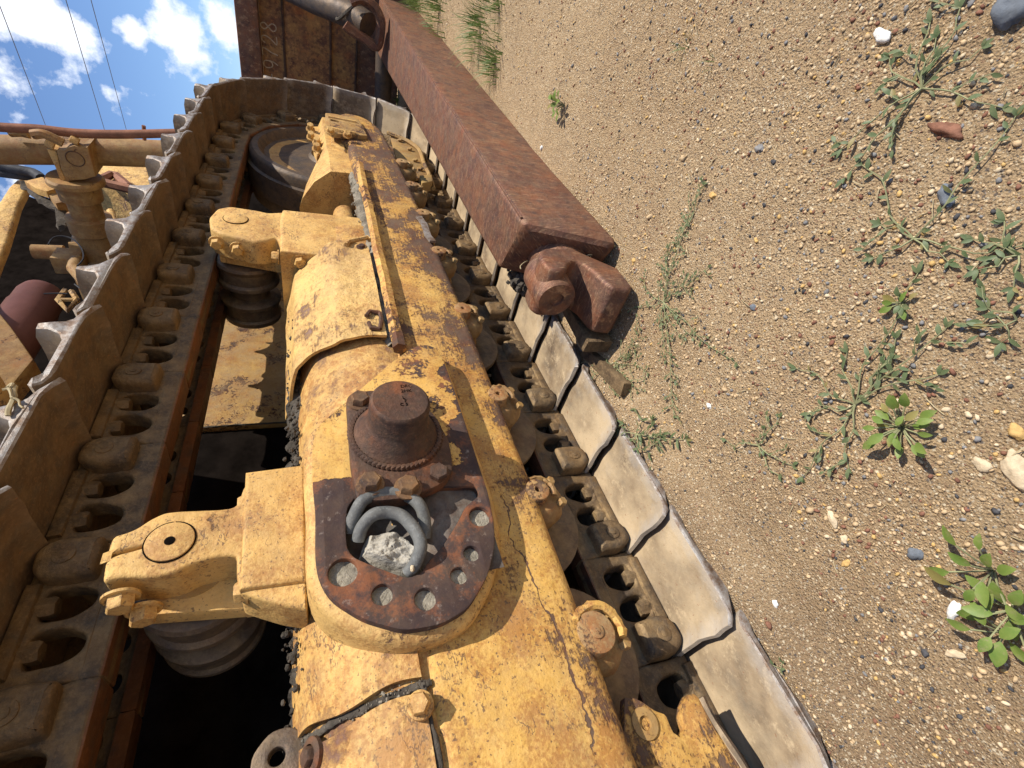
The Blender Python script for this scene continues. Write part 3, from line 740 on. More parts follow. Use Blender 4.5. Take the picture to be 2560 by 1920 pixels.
soilstrip([(.188, .812, .63), (.188, .814, .645), (.188, .832, .697), (.188, .873, .760), (.188, .933, .804), (.188, .98, .817)], .0055, .0028, .0035, 5, 'soil', 'packed_soil', DZ)
soilstrip([(.19, .813, .643), (.0, .813, .638), (-.2, .813, .636)], .006, .004, .003, 6, 'soil', 'packed_soil', DZ)
crumbs([(1.0, .825, .575), (1.9, .83, .575), (2.3, .86, .57)], 400, (.02, .006, .010), .0015, .005, 4, 'dustpack', 'packed_soil', DZ)
crumbs([(-.1, .99, .80), (.3, .985, .812), (.38, .98, .82), (.65, 1.0, .82), (1.0, 1.0, .817), (1.35, 1.01, .815)], 1300, (.025, .022, .010), .002, .009, 6, 'soil', 'caked_soil', DZ)
crumbs([(.187, .808, .64), (.187, .826, .70), (.187, .872, .761), (.187, .933, .805), (.187, .98, .818)], 110, (.005, .003, .003), .001, .0035, 16, 'dustpack', 'packed_soil', DZ)

# ---- bent guard sheet over the drum in front of the boss
A0 = math.radians(-5); A1 = math.radians(96)
mb = MB()
arcsheet(mb, lambda t: (A0 + (A1 - A0) * t, 1.012 + .004 * math.sin(t * 14) + max(0, t - .30) * .03 - max(0, t - .55) * .17), lambda t: (A0 + (A1 - A0) * t, 1.485 + .05 * math.sin(min(t, .5) * 6.3) + .004 * math.sin(t * 17)), .229, .008, 34, facet=True)
sheet = part('guard_sheet', mb, 'sheet', DZ, 'dented yellow guard sheet with bent corners')
ring = [(1.091, 0.79, 0.636), (1.114, 0.79, 0.624), (1.108, 0.79, 0.597), (1.074, 0.79, 0.597), (1.034, 0.79, 0.606), (1.037, 0.79, 0.628), (1.062, 0.79, 0.632)]
mb = MB(); tube(mb, ring[:3], .006, 6); tube(mb, ring[2:5], .006, 6); tube(mb, ring[4:], .006, 6); part('torn_tab', mb, 'rust', sheet)
mb = MB(); p = [(1.486, 0.8, 0.609)][0]; lathe(mb, p, (0, -1, .1), [(0, .018), (.006, .018), (.006, .009)], 18); hexhead(mb, p, (0, -1, .1), .011, .014, 0, 0, False); part('bolt', mb, 'rust', sheet)
mb = MB(); rr_ = [(1.487, 0.792, 0.658), (1.51, 0.792, 0.649), (1.55, 0.792, 0.583), (1.533, 0.792, 0.58)]
tube(mb, rr_, .008, 7); part('folded_edge', mb, 'sheet', sheet)

# ---- near carrier-roller bracket
br = [(0.62, 0.809), (0.617, 0.845), (0.614, 0.876), (0.611, 0.905), (0.602, 0.909), (0.581, 0.912), (0.571, 0.914), (0.564, 0.923), (0.564, 0.945), (0.567, 0.973), (0.57, 1.002), (0.57, 1.027), (0.562, 1.045), (0.546, 1.063), (0.54, 1.078), (0.538, 1.09), (0.527, 1.094), (0.499, 1.094), (0.46, 1.09), (0.455, 1.086), (0.459, 1.068), (0.457, 1.047), (0.454, 1.038), (0.451, 1.014), (0.453, 0.994), (0.463, 0.973), (0.467, 0.951), (0.468, 0.928), (0.465, 0.91), (0.428, 0.907), (0.4, 0.902), (0.384, 0.876), (0.366, 0.841), (0.348, 0.801), (0.606, 0.796)]
slot = [(0.501, 1.092), (0.507, 1.077), (0.509, 1.062), (0.511, 1.05), (0.507, 1.05), (0.505, 1.061), (0.503, 1.076), (0.497, 1.092)]
if area(br) < 0: br = br[::-1]
mb = prism(MB(), rnd(br, .006, 2), .845, .93, .007, [off(slot[::-1] if area(slot) > 0 else slot, 0)], steps=3)
jitter(mb, .0012, 22)
bk = part('carrier_bracket', mb, 'cast', DZ, 'nearer yellow cast bracket holding the carrier roller pin')
# thicker web below and base pads
mb = prism(MB(), [(.395, .80), (.64, .80), (.635, .905), (.40, .90)], .835, .95, .008, steps=3); part('bracket_base', mb, 'cast', bk)
mb = MB()
prism(mb, [(.405, .885), (.56, .90), (.60, .93), (.555, 1.045), (.43, 1.055)], .93, .965, .01); part('bracket_web', mb, 'cast', bk)
PN = (.510, 1.010)
mb = prism(MB(), circ(PN[0], PN[1], .0355, 40), .8415, .87, .0015); prism(mb, circ(PN[0], PN[1], .008, 14), .8405, .85, .0005, mi=1)
part('roller_pin', mb, ['cast', 'dark'], bk)
mb = MB(); tube(mb, [(PN[0] + .037 * math.cos(a * .2), .8442, PN[1] + .037 * math.sin(a * .2)) for a in range(32)], .0011, 5); part('pin_groove', mb, 'dark', bk)
for c, ax in (((.595, .885, .898), (0, 0, 1)), ((.412, .870, .890), (0, 0, 1))):
    mb = hexhead(MB(), c, ax, .017, .022, 0, .1); part('bolt', mb, 'cast', bk)
for c in ((.440, .868, 1.068), (.430, .905, 1.045)):
    mb = hexhead(MB(), c, (-1, 0, -.1), .0195, .024, 0, .5); part('bolt', mb, 'cast', bk)
def carrier(cx, cz, y0, name='carrier_roller'):
    mb = MB()
    lathe(mb, (cx, y0, cz), (0, 1, 0), [(0, .058), (-.002, .084), (.004, .097), (.014, .1015), (.024, .098), (.030, .093), (.072, .092), (.080, .101), (.092, .102), (.098, .094), (.102, .066), (.150, .064), (.154, .094), (.160, .102), (.174, .101), (.182, .092), (.225, .092), (.232, .10), (.25, .098), (.25, .05)], 48)
    o = part(name, mb, 'roller', DZ)
    mb = lathe(MB(), (cx, y0 - .05, cz), (0, 1, 0), [(0, .062), (.03, .064), (.034, .068), (.06, .068)], 32); part('roller_collar', mb, 'dim', o)
    mb = lathe(MB(), (cx, y0 - .05, cz), (0, 1, 0), [(0, .03), (.33, .03)], 16); part('axle', mb, 'dark', o)
carrier(.508, .992, .978)

# ---- farther carrier-roller bracket
X1 = 1.70
mb = MB()
# arm rising from the frame to the clamp head: a solid block swept in X
sec = [(0.67, 0.551), (0.662, 0.647), (0.665, 0.738), (0.666, 0.798), (0.666, 0.833)]
headp = [(1.56, .93), (1.60, 1.035), (1.63, 1.062), (1.70, 1.072), (1.77, 1.055), (1.80, 1.02), (1.79, .94), (1.775, .90), (1.79, .865), (1.80, .83), (1.80, .60), (1.50, .60), (1.50, .82), (1.545, .85), (1.60, .87), (1.57, .90)]
mb = prism(MB(), rnd(headp, .012, 3), .845, .93, .010, steps=3); jitter(mb, .0015, 20)
bk2 = part('carrier_bracket', mb, 'cast', DZ, 'farther yellow cast bracket with clamp head')
mb = prism(MB(), [(1.485, .55), (1.80, .55), (1.80, .855), (1.72, .862), (1.50, .858)], .836, 1.16, .014, steps=3); part('bracket_base', mb, 'cast', bk2)
mb = prism(MB(), [(1.585, .84), (1.79, .84), (1.78, 1.03), (1.64, 1.05)], .92, .975, .016); part('bracket_web', mb, 'cast', bk2)
mb = prism(MB(), circ(1.705, .995, .036, 36), .8415, .87, .0015); part('roller_pin', mb, 'cast', bk2)
mb = MB(); tube(mb, [(1.705 + .037 * math.cos(a * .2), .8440, .995 + .037 * math.sin(a * .2)) for a in range(32)], .0012, 5); part('pin_groove', mb, 'dark', bk2)
for c, ax in (((1.515, .87, .862), (0, 0, 1)), ((1.60, .880, 1.045), (-1, 0, 0)), ((1.58, .885, .985), (-1, 0, 0)), ((1.78, .88, .89), (0, 0, 1)), ((1.50, .87, .80), (-1, 0, 0)), ((1.50, .95, .74), (-1, 0, 0))):
    mb = hexhead(MB(), c, ax, .018, .022, 0, .5); part('bolt', mb, 'cast', bk2)
carrier(1.705, .978, .985)

# ---- bottom rollers with their end collars
for i, x in enumerate((-.62, -.32, -.06, .19, .49, .788, 1.169, 1.534, 1.844, 2.128, 2.40)):
    RZ = .331
    mb = lathe(MB(), (x, .945, RZ), (0, 1, 0), [(0, .05), (0, .125), (.006, .142), (.022, .142), (.028, .126), (.085, .126), (.09, .09), (.20, .09), (.205, .126), (.262, .126), (.27, .142), (.29, .142), (.29, .05)], 40)
    rl = part('track_roller', mb, 'roller', DZ)
    mb = lathe(MB(), (x, .835, RZ - .012), (0, 1, 0), [(0, .040), (.01, .052), (.03, .060), (.06, .056), (.075, .045), (.10, .052), (.115, .05)], 28); jitter(mb, .004, 25, i)
    cl = part('roller_collar', mb, 'shadepaint', rl)
    mb = prism(MB(), circ(x, RZ + .004, .036 if i == 3 else .027, 28), .8065, .84, .003, [circ(x, RZ + .004, .006, 10)] if i != 3 else (), steps=2)
    if i == 3:
        prism(mb, circ(x, RZ + .004, .013, 18), .803, .81, .002); prism(mb, circ(x, RZ + .004, .006, 12), .8015, .81, .001)
    part('end_cap', mb, 'capmat', rl)
    mb = MB(); tube(mb, [(x + (.034 if i != 3 else .045) * math.cos(a), .818 if i != 3 else .812 + .003 * math.sin(a * 3), RZ - .004 + (.034 if i != 3 else .045) * math.sin(a)) for a in [(-2.0 + k * .2) for k in range(13 if i != 3 else 16)]], [(.0045 if i != 3 else .007) + .003 * abs(math.sin(k * 1.7 + i)) for k in range(13 if i != 3 else 16)], 6)
    jitter(mb, .003, 60, i)
    part('retaining_ring', mb, 'bar' if i == 3 else 'shadepaint', rl, 'torn rusty ring round the end cap' if i == 3 else None)
    for dx, dz in ((.030, -.045), (-.026, -.052)):
        mb = hexhead(MB(), (x + dx, .838, RZ + dz), (0, -1, -.3), .011, .014, 0, .3, False); part('bolt', mb, 'dim', rl)

# ---- near guard casting with torn hook at the frame's foot
gp = [(0.093, 0.301), (0.088, 0.283), (0.078, 0.271), (0.06, 0.254), (0.052, 0.239), (0.047, 0.236), (0.035, 0.237), (0.025, 0.237), (0.016, 0.23), (0.016, 0.225), (0.022, 0.213), (0.039, 0.209), (0.053, 0.198), (0.064, 0.181), (0.063, 0.166), (0.053, 0.16), (0.014, 0.156), (-0.044, 0.148), (-0.095, 0.144), (-0.152, 0.145), (-0.126, 0.332), (-0.034, 0.345), (0.035, 0.336)]
if area(gp) < 0: gp = gp[::-1]
mb = prism(MB(), gp, .865, .888, .004, steps=2); jitter(mb, .003, 18); gd = part('rock_guard', mb, 'beam', DZ, 'yellow rock guard with a torn hook and scraped lower edge')
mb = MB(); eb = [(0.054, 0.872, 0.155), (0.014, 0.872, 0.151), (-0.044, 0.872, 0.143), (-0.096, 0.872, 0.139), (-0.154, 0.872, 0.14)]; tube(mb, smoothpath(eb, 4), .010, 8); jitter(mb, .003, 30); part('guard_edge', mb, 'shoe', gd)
p = [(0.049, 0.862, 0.286)][0]
mb = lathe(MB(), (p[0], .866, p[2]), (0, -1, 0), [(0, .024), (.005, .0235), (.006, .011), (.0, .010), (.0, .002)], 28, caps=False); part('washer', mb, 'dim', gd)

# ---- front idler wheel, its yoke and adjuster
IX, IZ = 2.87, .62
mb = lathe(MB(), (IX, .985, IZ), (0, 1, 0), [(.03, .02), (.03, .10), (.012, .115), (.030, .13), (.045, .30), (.040, .345), (.012, .36), (0, .372), (0, .398), (.008, .408), (.018, .414), (.06, .415), (.066, .43), (.18, .43), (.186, .415), (.245, .414), (.25, .39), (.25, .05)], 96)
part('idler_wheel', mb, 'idler', DZ)
mb = lathe(MB(), (IX, 1.0285, IZ), (0, 1, 0), [(0, .345), (-.002, .30), (0, .27)], 60, caps=False); jitter(mb, .003, 12); part('dried_mud_ring', mb, 'dim', DZ, kind='stuff')
mb = MB()
secs = [(2.25, [(1.03, .800), (.985, .786), (.905, .735), (.850, .668), (.846, .596), (.85, .40), (1.08, .40), (1.08, .80)]),
        (2.40, [(1.03, .778), (.985, .768), (.905, .722), (.850, .664), (.846, .590), (.85, .40), (1.08, .40), (1.08, .78)]),
        (2.62, [(1.03, .712), (.985, .708), (.905, .695), (.852, .670), (.846, .588), (.85, .40), (1.08, .40), (1.08, .72)]),
        (3.02, [(1.03, .705), (.985, .704), (.905, .695), (.852, .672), (.846, .588), (.85, .42), (1.08, .42), (1.08, .71)])]
vs = []; fs = []
for x, s in secs: vs += [(x, a, b) for a, b in s]
for k in range(3):
    for i in range(8): j = (i + 1) % 8; fs.append((k * 8 + i, k * 8 + j, k * 8 + 8 + j, k * 8 + 8 + i))
fs += [tuple(range(8)), tuple(range(24, 32))]
mb.add(vs, fs); part('idler_yoke', mb, 'cast', DZ, angle=25)
mb = prism(MB(), [(2.50, .588), (2.90, .588), (2.90, .63), (2.56, .65)], .835, .86, .006); part('yoke_step', mb, 'cast', DZ)
ad = [(2.877, 0.662), (2.891, 0.618), (2.886, 0.548), (2.883, 0.497), (2.784, 0.486), (2.624, 0.476), (2.586, 0.586), (2.568, 0.642), (2.611, 0.67)]
sl = rnd([(2.793, 0.639), (2.784, 0.599), (2.758, 0.601), (2.76, 0.641)], .004, 2)
if area(ad) < 0: ad = ad[::-1]
mb = prism(MB(), rnd(ad, .006, 2), .788, .808, .004, [sl]); adj = part('adjuster_plate', mb, 'dim', DZ)
mb = tube(MB(), [(2.812, 0.787, 0.652), (2.807, 0.787, 0.574), (2.802, 0.787, 0.515)], .009, 8); jitter(mb, .003, 30); part('adjuster_rib', mb, 'cast', adj)
mb = tube(MB(), [(2.635, 0.787, 0.656), (2.609, 0.787, 0.595), (2.614, 0.787, 0.531)], .012, 8); jitter(mb, .003, 30); part('adjuster_rib', mb, 'cast', adj)
for p in [(2.584, 0.785, 0.652), (2.567, 0.785, 0.576)]:
    mb = hexhead(MB(), p, (-.7, -1, 0), .016, .02, 0, .3); part('bolt', mb, 'cast', adj)
mb = prism(MB(), rnd([(2.98, 0.722), (3.003, 0.68), (2.736, 0.686), (2.589, 0.699), (2.545, 0.715), (2.648, 0.727)], .006, 2), .895, .93, .005); fr = part('front_bracket', mb, 'cast', DZ)
for p in [(2.901, 0.89, 0.735), (2.771, 0.89, 0.735), (2.695, 0.89, 0.71), (2.615, 0.89, 0.713)]:
    mb = hexhead(MB(), p, (-.5, -1, 0), .017, .035, 0, .3); part('bolt', mb, 'cast', fr)
gpl = [(3.176, 0.278), (3.179, 0.217), (3.11, 0.154), (2.919, 0.143), (2.701, 0.151), (2.562, 0.146), (2.486, 0.259), (2.537, 0.292), (2.758, 0.302)]
if area(gpl) < 0: gpl = gpl[::-1]
mb = prism(MB(), gpl, .92, .935, .003); tg = part('track_guide_guard', mb, 'dim', DZ)
mb = MB(); tube(mb, smoothpath([(3.127, 0.905, 0.303), (3.061, 0.905, 0.213), (2.929, 0.905, 0.149), (2.701, 0.905, 0.159), (2.52, 0.905, 0.162), (2.353, 0.905, 0.175)], 4), .011, 7); jitter(mb, .002, 30); part('bent_guard_rim', mb, 'dim', tg)
for p in [(2.921, 0.915, 0.201), (2.748, 0.915, 0.198), (2.622, 0.915, 0.194), (3.051, 0.915, 0.237)]:
    mb = hexhead(MB(), p, (0, -1, .2), .015, .01, 0, .2, False); part('bolt', mb, 'dim', tg)
bl_ = [(2.414, 0.239), (2.448, 0.17), (2.363, 0.183), (2.314, 0.245)]
if area(bl_) < 0: bl_ = bl_[::-1]
mb = prism(MB(), bl_, .87, .92, .004); part('guard_block', mb, 'dim', tg)
wp = [(1.775, 0.8, 0.367), (1.716, 0.8, 0.357), (1.619, 0.8, 0.36), (1.578, 0.8, 0.35)]
mb = MB()
for a, b in zip(wp[:-1], wp[1:]):
    a = Vector(a); b = Vector(b)
    mb.add([a + Vector((0, -.004, .012)), b + Vector((0, -.004, .012)), b + Vector((0, -.004, -.012)), a + Vector((0, -.004, -.012)), a + Vector((0, .004, .012)), b + Vector((0, .004, .012)), b + Vector((0, .004, -.012)), a + Vector((0, .004, -.012))],
           [(0, 1, 2, 3), (4, 5, 6, 7), (0, 1, 5, 4), (2, 3, 7, 6), (0, 3, 7, 4), (1, 2, 6, 5)])
part('wear_strip', mb, 'edge', DZ)
lc = [(0.183, 0.85)][0]
mb = prism(MB(), rnd([(lc[0] - .16, lc[1] - .06), (lc[0] - .16, lc[1] + .035), (lc[0] + .01, lc[1] + .035), (lc[0] + .035, lc[1] + .01), (lc[0] + .035, lc[1] - .02), (lc[0], lc[1] - .06)], .012, 3), .955, .985, .003, [circ(lc[0], lc[1], .012, 16)]); part('lifting_lug', mb, 'roller', DZ)

# ---- tractor hull behind the track
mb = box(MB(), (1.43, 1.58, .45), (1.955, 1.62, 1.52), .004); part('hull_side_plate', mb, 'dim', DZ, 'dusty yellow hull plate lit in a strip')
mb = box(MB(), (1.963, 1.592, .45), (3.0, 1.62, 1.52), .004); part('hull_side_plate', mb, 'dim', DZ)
mb = box(MB(), (-1.6, 1.60, .02), (1.425, 1.64, 1.55), .004); part('hull_side_plate', mb, 'dark', DZ)  # near-black colour puts the rear hull's shade into the plate
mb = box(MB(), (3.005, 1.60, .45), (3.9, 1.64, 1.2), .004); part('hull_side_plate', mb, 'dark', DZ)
mb = box(MB(), (-1.6, 1.65, .40), (3.9, 3.2, 1.2), .01); part('belly', mb, 'dark', DZ)  # shade under the machine is put into its near-black colour
mb = box(MB(), (-1.6, 1.0, 1.62), (1.38, 1.66, 1.66), .004); part('shade_deck', mb, 'dim', DZ)  # unseen deck added to shade the rear hull plate
mb = MB(); tube(mb, [(1.43, 1.577, .5 + .004 * i) for i in range(0, 250, 4)], .004, 5); jitter(mb, .003, 200); part('weld_seam', mb, 'soil', DZ)
# lift cylinder, its yoke and cross tube
def yz(u, v, t): return (t, u, v)
cyp = [(3.2, 1.372, 2.587), (3.2, 1.326, 2.199), (3.2, 1.282, 1.885), (3.2, 1.234, 1.452), (3.2, 1.162, 0.771)]
mb = tube(MB(), cyp, .070, 32); lc_ = part('lift_cylinder', mb, 'shadepaint', DZ, 'long dull yellow lift cylinder')
pp = [(3.1, 1.202, 2.478), (3.1, 1.175, 2.118), (3.1, 1.159, 1.974), (3.1, 1.153, 1.826), (3.1, 1.128, 1.643), (3.1, 1.084, 1.411), (3.1, 1.037, 1.167)]
mb = tube(MB(), smoothpath(pp, 5), .021, 12); part('hydraulic_pipe', mb, 'pipe', DZ)
mb = tube(MB(), [(3.15, 1.084, 1.542), (3.15, 1.158, 1.554)], .009, 6); part('pipe_bracket', mb, 'pipe', DZ)
mb = MB(); tube(mb, [(3.15, 1.213, 2.113), (3.15, 1.21, 2.071), (3.15, 1.207, 2.04)], .02, 8); jitter(mb, .006, 30); part('pipe_clamp', mb, 'dim', DZ)
yk = [(1.235, 1.914), (1.227, 1.881), (1.209, 1.863), (1.197, 1.834), (1.204, 1.812), (1.195, 1.78), (1.233, 1.781), (1.28, 1.782), (1.308, 1.784), (1.346, 1.786), (1.369, 1.837), (1.388, 1.918), (1.328, 1.922)]
if area(yk) < 0: yk = yk[::-1]
mb = prism(MB(), yk, 3.05, 3.22, .006, steps=2, mp=yz); ykp = part('trunnion_cap', mb, 'shadepaint', lc_)
yk2 = [(1.238, 1.958), (1.244, 1.921), (1.336, 1.93), (1.398, 1.925), (1.404, 1.949), (1.331, 1.95)]
if area(yk2) < 0: yk2 = yk2[::-1]
mb = prism(MB(), yk2, 3.07, 3.2, .003, mp=yz); part('cap_side', mb, 'cast', lc_)
cc = [(1.263, 1.847)][0]
mb = MB(); tube(mb, [(3.047, cc[0] + .037 * math.cos(a * .2), cc[1] + .037 * math.sin(a * .2)) for a in range(32)], .0022, 5); part('pin_groove', mb, 'rust', lc_)
for p in [(3.08, 1.225, 1.936), (3.08, 1.189, 1.83)]:
    mb = lathe(MB(), (p[0], p[1], p[2] - .01), (0, -.5, 1), [(0, .019), (.03, .019), (.034, .016)], 14); part('bolt', mb, 'cast', lc_)
yc = [(3.1, 1.374, 1.945)][0]
strap = [(3.0, 1.151, 1.964), (3.0, 1.141, 1.922), (3.0, 1.156, 1.887), (3.0, 1.172, 1.857)]
mb = MB(); tube(mb, smoothpath(strap, 4), .022, 8); part('trunnion_strap', mb, 'shadepaint', lc_)
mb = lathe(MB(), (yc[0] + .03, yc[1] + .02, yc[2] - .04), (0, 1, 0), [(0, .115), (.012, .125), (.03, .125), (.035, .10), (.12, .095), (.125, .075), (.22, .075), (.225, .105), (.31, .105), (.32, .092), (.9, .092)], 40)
part('cross_tube', mb, 'shadepaint', DZ)
sh = [(3.504, 2.284), (3.583, 2.228), (3.546, 2.162), (3.498, 2.099), (3.397, 2.158), (3.428, 2.214)]
if area(sh) < 0: sh = sh[::-1]
mb = prism(MB(), sh, 1.62, 1.66, .002); part('support_plate', mb, 'cast', DZ)
sh = [(3.439, 2.175), (3.53, 2.117), (3.353, 2.049), (3.298, 2.097)]
if area(sh) < 0: sh = sh[::-1]
mb = prism(MB(), sh, 1.64, 1.75, .002); part('support_gusset', mb, 'shadepaint', DZ)
# hood side, radiator guard and dark engine bay
hd = [(1.595, 2.372), (2.499, 2.495), (3.282, 2.484), (3.597, 2.479), (3.792, 2.497), (3.901, 2.494), (3.932, 2.46), (3.916, 2.431), (3.771, 2.411), (3.577, 2.389), (3.332, 2.344), (3.075, 2.298), (2.936, 2.279), (2.357, 2.185), (1.389, 2.068)]
if area(hd) < 0: hd = hd[::-1]
mb = prism(MB(), hd, 1.80, 1.85, .015, steps=3); part('hood_side', mb, 'sheet', DZ, 'sunlit yellow hood edge')
rg = [(4.815, 2.435), (5.143, 1.832), (4.487, 1.743), (4.37, 1.917), (4.302, 1.947), (4.376, 2.091), (4.512, 2.28), (4.513, 2.365)]
if area(rg) < 0: rg = rg[::-1]
mb = prism(MB(), rg, 2.0, 2.5, .01); part('radiator_guard', mb, 'sheet', DZ)
mb = MB(); tube(mb, [(4.271, 1.96, 2.257), (4.347, 1.96, 2.242), (4.421, 1.96, 2.197), (4.524, 1.96, 2.161), (4.504, 1.96, 2.133), (4.365, 1.96, 2.058), (4.319, 1.96, 2.021)], .03, 7); jitter(mb, .025, 9)
tube(mb, [(4.105, 1.9, 2.195), (4.228, 1.9, 2.156), (4.191, 1.9, 2.057), (4.153, 1.9, 1.958)], .035, 7); jitter(mb, .012, 12); part('torn_shroud', mb, 'pipe', DZ)
bay = [(5.176, 2.959), (5.28, 2.777), (5.361, 2.246), (5.515, 1.701), (3.44, 0.993), (2.538, 1.221), (1.883, 2.063), (1.406, 2.221), (2.21, 2.64), (3.663, 2.752), (4.06, 3.002), (4.681, 3.048), (5.269, 3.101)]
if area(bay) < 0: bay = bay[::-1]
mb = prism(MB(), bay, 2.55, 2.7, .01); part('engine_bay_backdrop', mb, 'dark', DZ)  # near-black backdrop; the bay's shade is painted into it
eb_ = [(3.654, 2.174), (3.76, 1.684), (3.317, 1.621), (3.251, 2.079)]
if area(eb_) < 0: eb_ = eb_[::-1]
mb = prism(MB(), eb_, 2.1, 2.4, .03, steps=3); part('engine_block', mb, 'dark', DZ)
eb_ = [(3.646, 2.214), (3.677, 2.085), (3.547, 1.969), (3.333, 1.901), (3.27, 1.912), (3.22, 2.041), (3.291, 2.149)]
if area(eb_) < 0: eb_ = eb_[::-1]
mb = prism(MB(), eb_, 2.0, 2.3, .03, steps=3); part('engine_housing', mb, 'shadepaint', DZ)
mb = tube(MB(), smoothpath([(3.445, 1.75, 1.944), (3.321, 1.75, 1.915), (3.221, 1.75, 1.871), (3.127, 1.75, 1.818)], 4), .026, 12); tube(mb, smoothpath([(3.611, 1.82, 1.95), (3.529, 1.82, 1.927), (3.405, 1.82, 1.884)], 4), .024, 12); part('engine_pipe', mb, 'cast', DZ)
mb = tube(MB(), [(3.105, 1.85, 2.205), (3.112, 1.85, 2.069)], .04, 14); box(mb, tuple(a - b for a, b in zip([(3.03, 1.8, 2.024)][0], (.10, .02, .07))), tuple(a + b for a, b in zip([(3.03, 1.8, 2.024)][0], (.03, .08, .05))), .008)
tube(mb, [(3.092, 1.82, 2.028), (3.132, 1.82, 1.865)], .05, 8); tube(mb, [(2.958, 1.8, 1.964), (2.869, 1.8, 1.954), (2.777, 1.8, 1.891), (2.708, 1.8, 1.866)], .035, 10); jitter(mb, .006, 12); part('valve_assembly', mb, 'shadepaint', DZ)
mb = lathe(MB(), [(2.573, 1.8, 2.021)][0], Vector([(2.234, 1.8, 2.03)][0]) - Vector([(2.573, 1.8, 2.021)][0]), [(-.06, .05), (-.04, .085), (.0, .095), (.09, .095), (.10, .10), (.6, .10)], 28); part('red_canister', mb, 'pink', DZ)
ck = [(2.478, 1.68, 1.865), (2.396, 1.68, 1.871), (2.31, 1.68, 1.815), (2.4, 1.68, 1.801), (2.47, 1.68, 1.84)]
mb = MB(); tube(mb, ck, .013, 6); tube(mb, [ck[1], ck[3]], .01, 6); part('hose_clamp', mb, 'dim', DZ)
mb = MB(); tube(mb, smoothpath([(2.798, 1.62, 1.993), (2.869, 1.62, 1.992), (2.892, 1.62, 1.959), (2.864, 1.62, 1.908), (2.771, 1.62, 1.852), (2.677, 1.62, 1.826), (2.605, 1.62, 1.833)], 5), .004, 6); part('wire', mb, 'wire', DZ)
mb = MB(); tube(mb, smoothpath([(2.384, 1.64, 1.908), (2.392, 1.64, 1.859), (2.39, 1.64, 1.823)], 3), .0035, 6); tube(mb, smoothpath([(2.443, 1.62, 1.804), (2.414, 1.62, 1.779), (2.385, 1.62, 1.755)], 3), .004, 6); part('wire', mb, 'wire', DZ)
sl = [(3.116, 2.731), (2.254, 2.025), (2.149, 1.955), (1.943, 1.829), (1.874, 1.839), (1.71, 1.861), (1.212, 1.974)]
if area(sl) < 0: sl = sl[::-1]
mb = prism(MB(), sl, 1.66, 1.75, .01); part('hood_lower_panel', mb, 'shadepaint', DZ)
for k, (w, pts) in enumerate(((.030, [(3.934, 1.72, 2.697), (3.9, 1.72, 2.544), (3.869, 1.72, 2.443), (3.847, 1.72, 2.366), (3.779, 1.72, 2.311)]), (.024, [(3.89, 1.76, 2.697), (3.882, 1.76, 2.552), (3.872, 1.76, 2.438), (3.883, 1.76, 2.373)]))):
    mb = tube(MB(), smoothpath(pts, 4), w, 10); part('rubber_line', mb, 'hose2', DZ)
mb = MB(); tube(mb, smoothpath([(3.632, 1.7, 2.355), (3.57, 1.7, 2.299), (3.46, 1.7, 2.226), (3.376, 1.7, 2.148), (3.326, 1.7, 2.101), (3.128, 1.7, 2.035)], 5), .022, 7); jitter(mb, .022, 22); part('frayed_gasket', mb, 'soil', DZ)

# ================================================================== BLADE with its push arm
BL = root('dozer_blade', (4.7, .8, 0.0), 'rusty bulldozer blade numbered 9728 with its long red-brown push arm lying on the sand', 'dozer blade')
mb = prism(MB(), [(-1.6, 1.03), (3.2, 1.04), (3.2, 1.20), (-1.6, 1.165)], 4.58, 4.75, .012, mp=yz, steps=2); part('top_channel', mb, 'arm', BL)
for z0, z1, x, mt in ((.875, 1.03, 4.66, 'blade'), (.545, .875, 4.65, 'blade'), (.35, .545, 4.67, 'blade'), (.0, .35, 4.69, 'arm')):
    mb = prism(MB(), [(-1.6, z0 + .002), (3.2, z0 + .008), (3.2, z1 + .004), (-1.6, z1 - .002)], x, x + .06, .003, mp=yz, steps=1); part('back_panel', mb, mt, BL)
for z in (.873, .543, .348):
    mb = MB(); tube(mb, [(4.648 + (0 if z > .5 else .01), y * .1, z + .006 * (y * .1) / 3.0 + .001 * math.sin(y * 2.2)) for y in range(-16, 33)], .009, 6); part('weld_seam', mb, 'rust', BL)
mb = MB()
glyph = {'9': [[(.9, .62), (.7, .42), (.3, .42), (.1, .65), (.15, .9), (.45, 1.0), (.8, .92), (.9, .62), (.82, .3), (.55, 0.02)]], '7': [[(.1, .98), (.9, .98), (.55, .45), (.35, 0)]],
         '2': [[(.1, .78), (.3, .98), (.7, .98), (.85, .75), (.6, .4), (.1, .02), (.95, .02)]], '8': [[(.5, .52), (.18, .75), (.35, .98), (.65, .98), (.82, .75), (.5, .52), (.12, .25), (.3, .02), (.7, .02), (.88, .25), (.5, .52)]], '-': [[(.2, .45), (.8, .5)]]}
for ch, y0 in zip('-9728', (1.115, 1.035, .955, .873, .792)):
    for st_ in glyph[ch]: tube(mb, smoothpath([(4.657, y0 - .060 * a, .925 + .102 * b) for a, b in st_], 3), .0042, 6)
part('welded_number', mb, 'weld', BL, 'hand-welded number 9728')
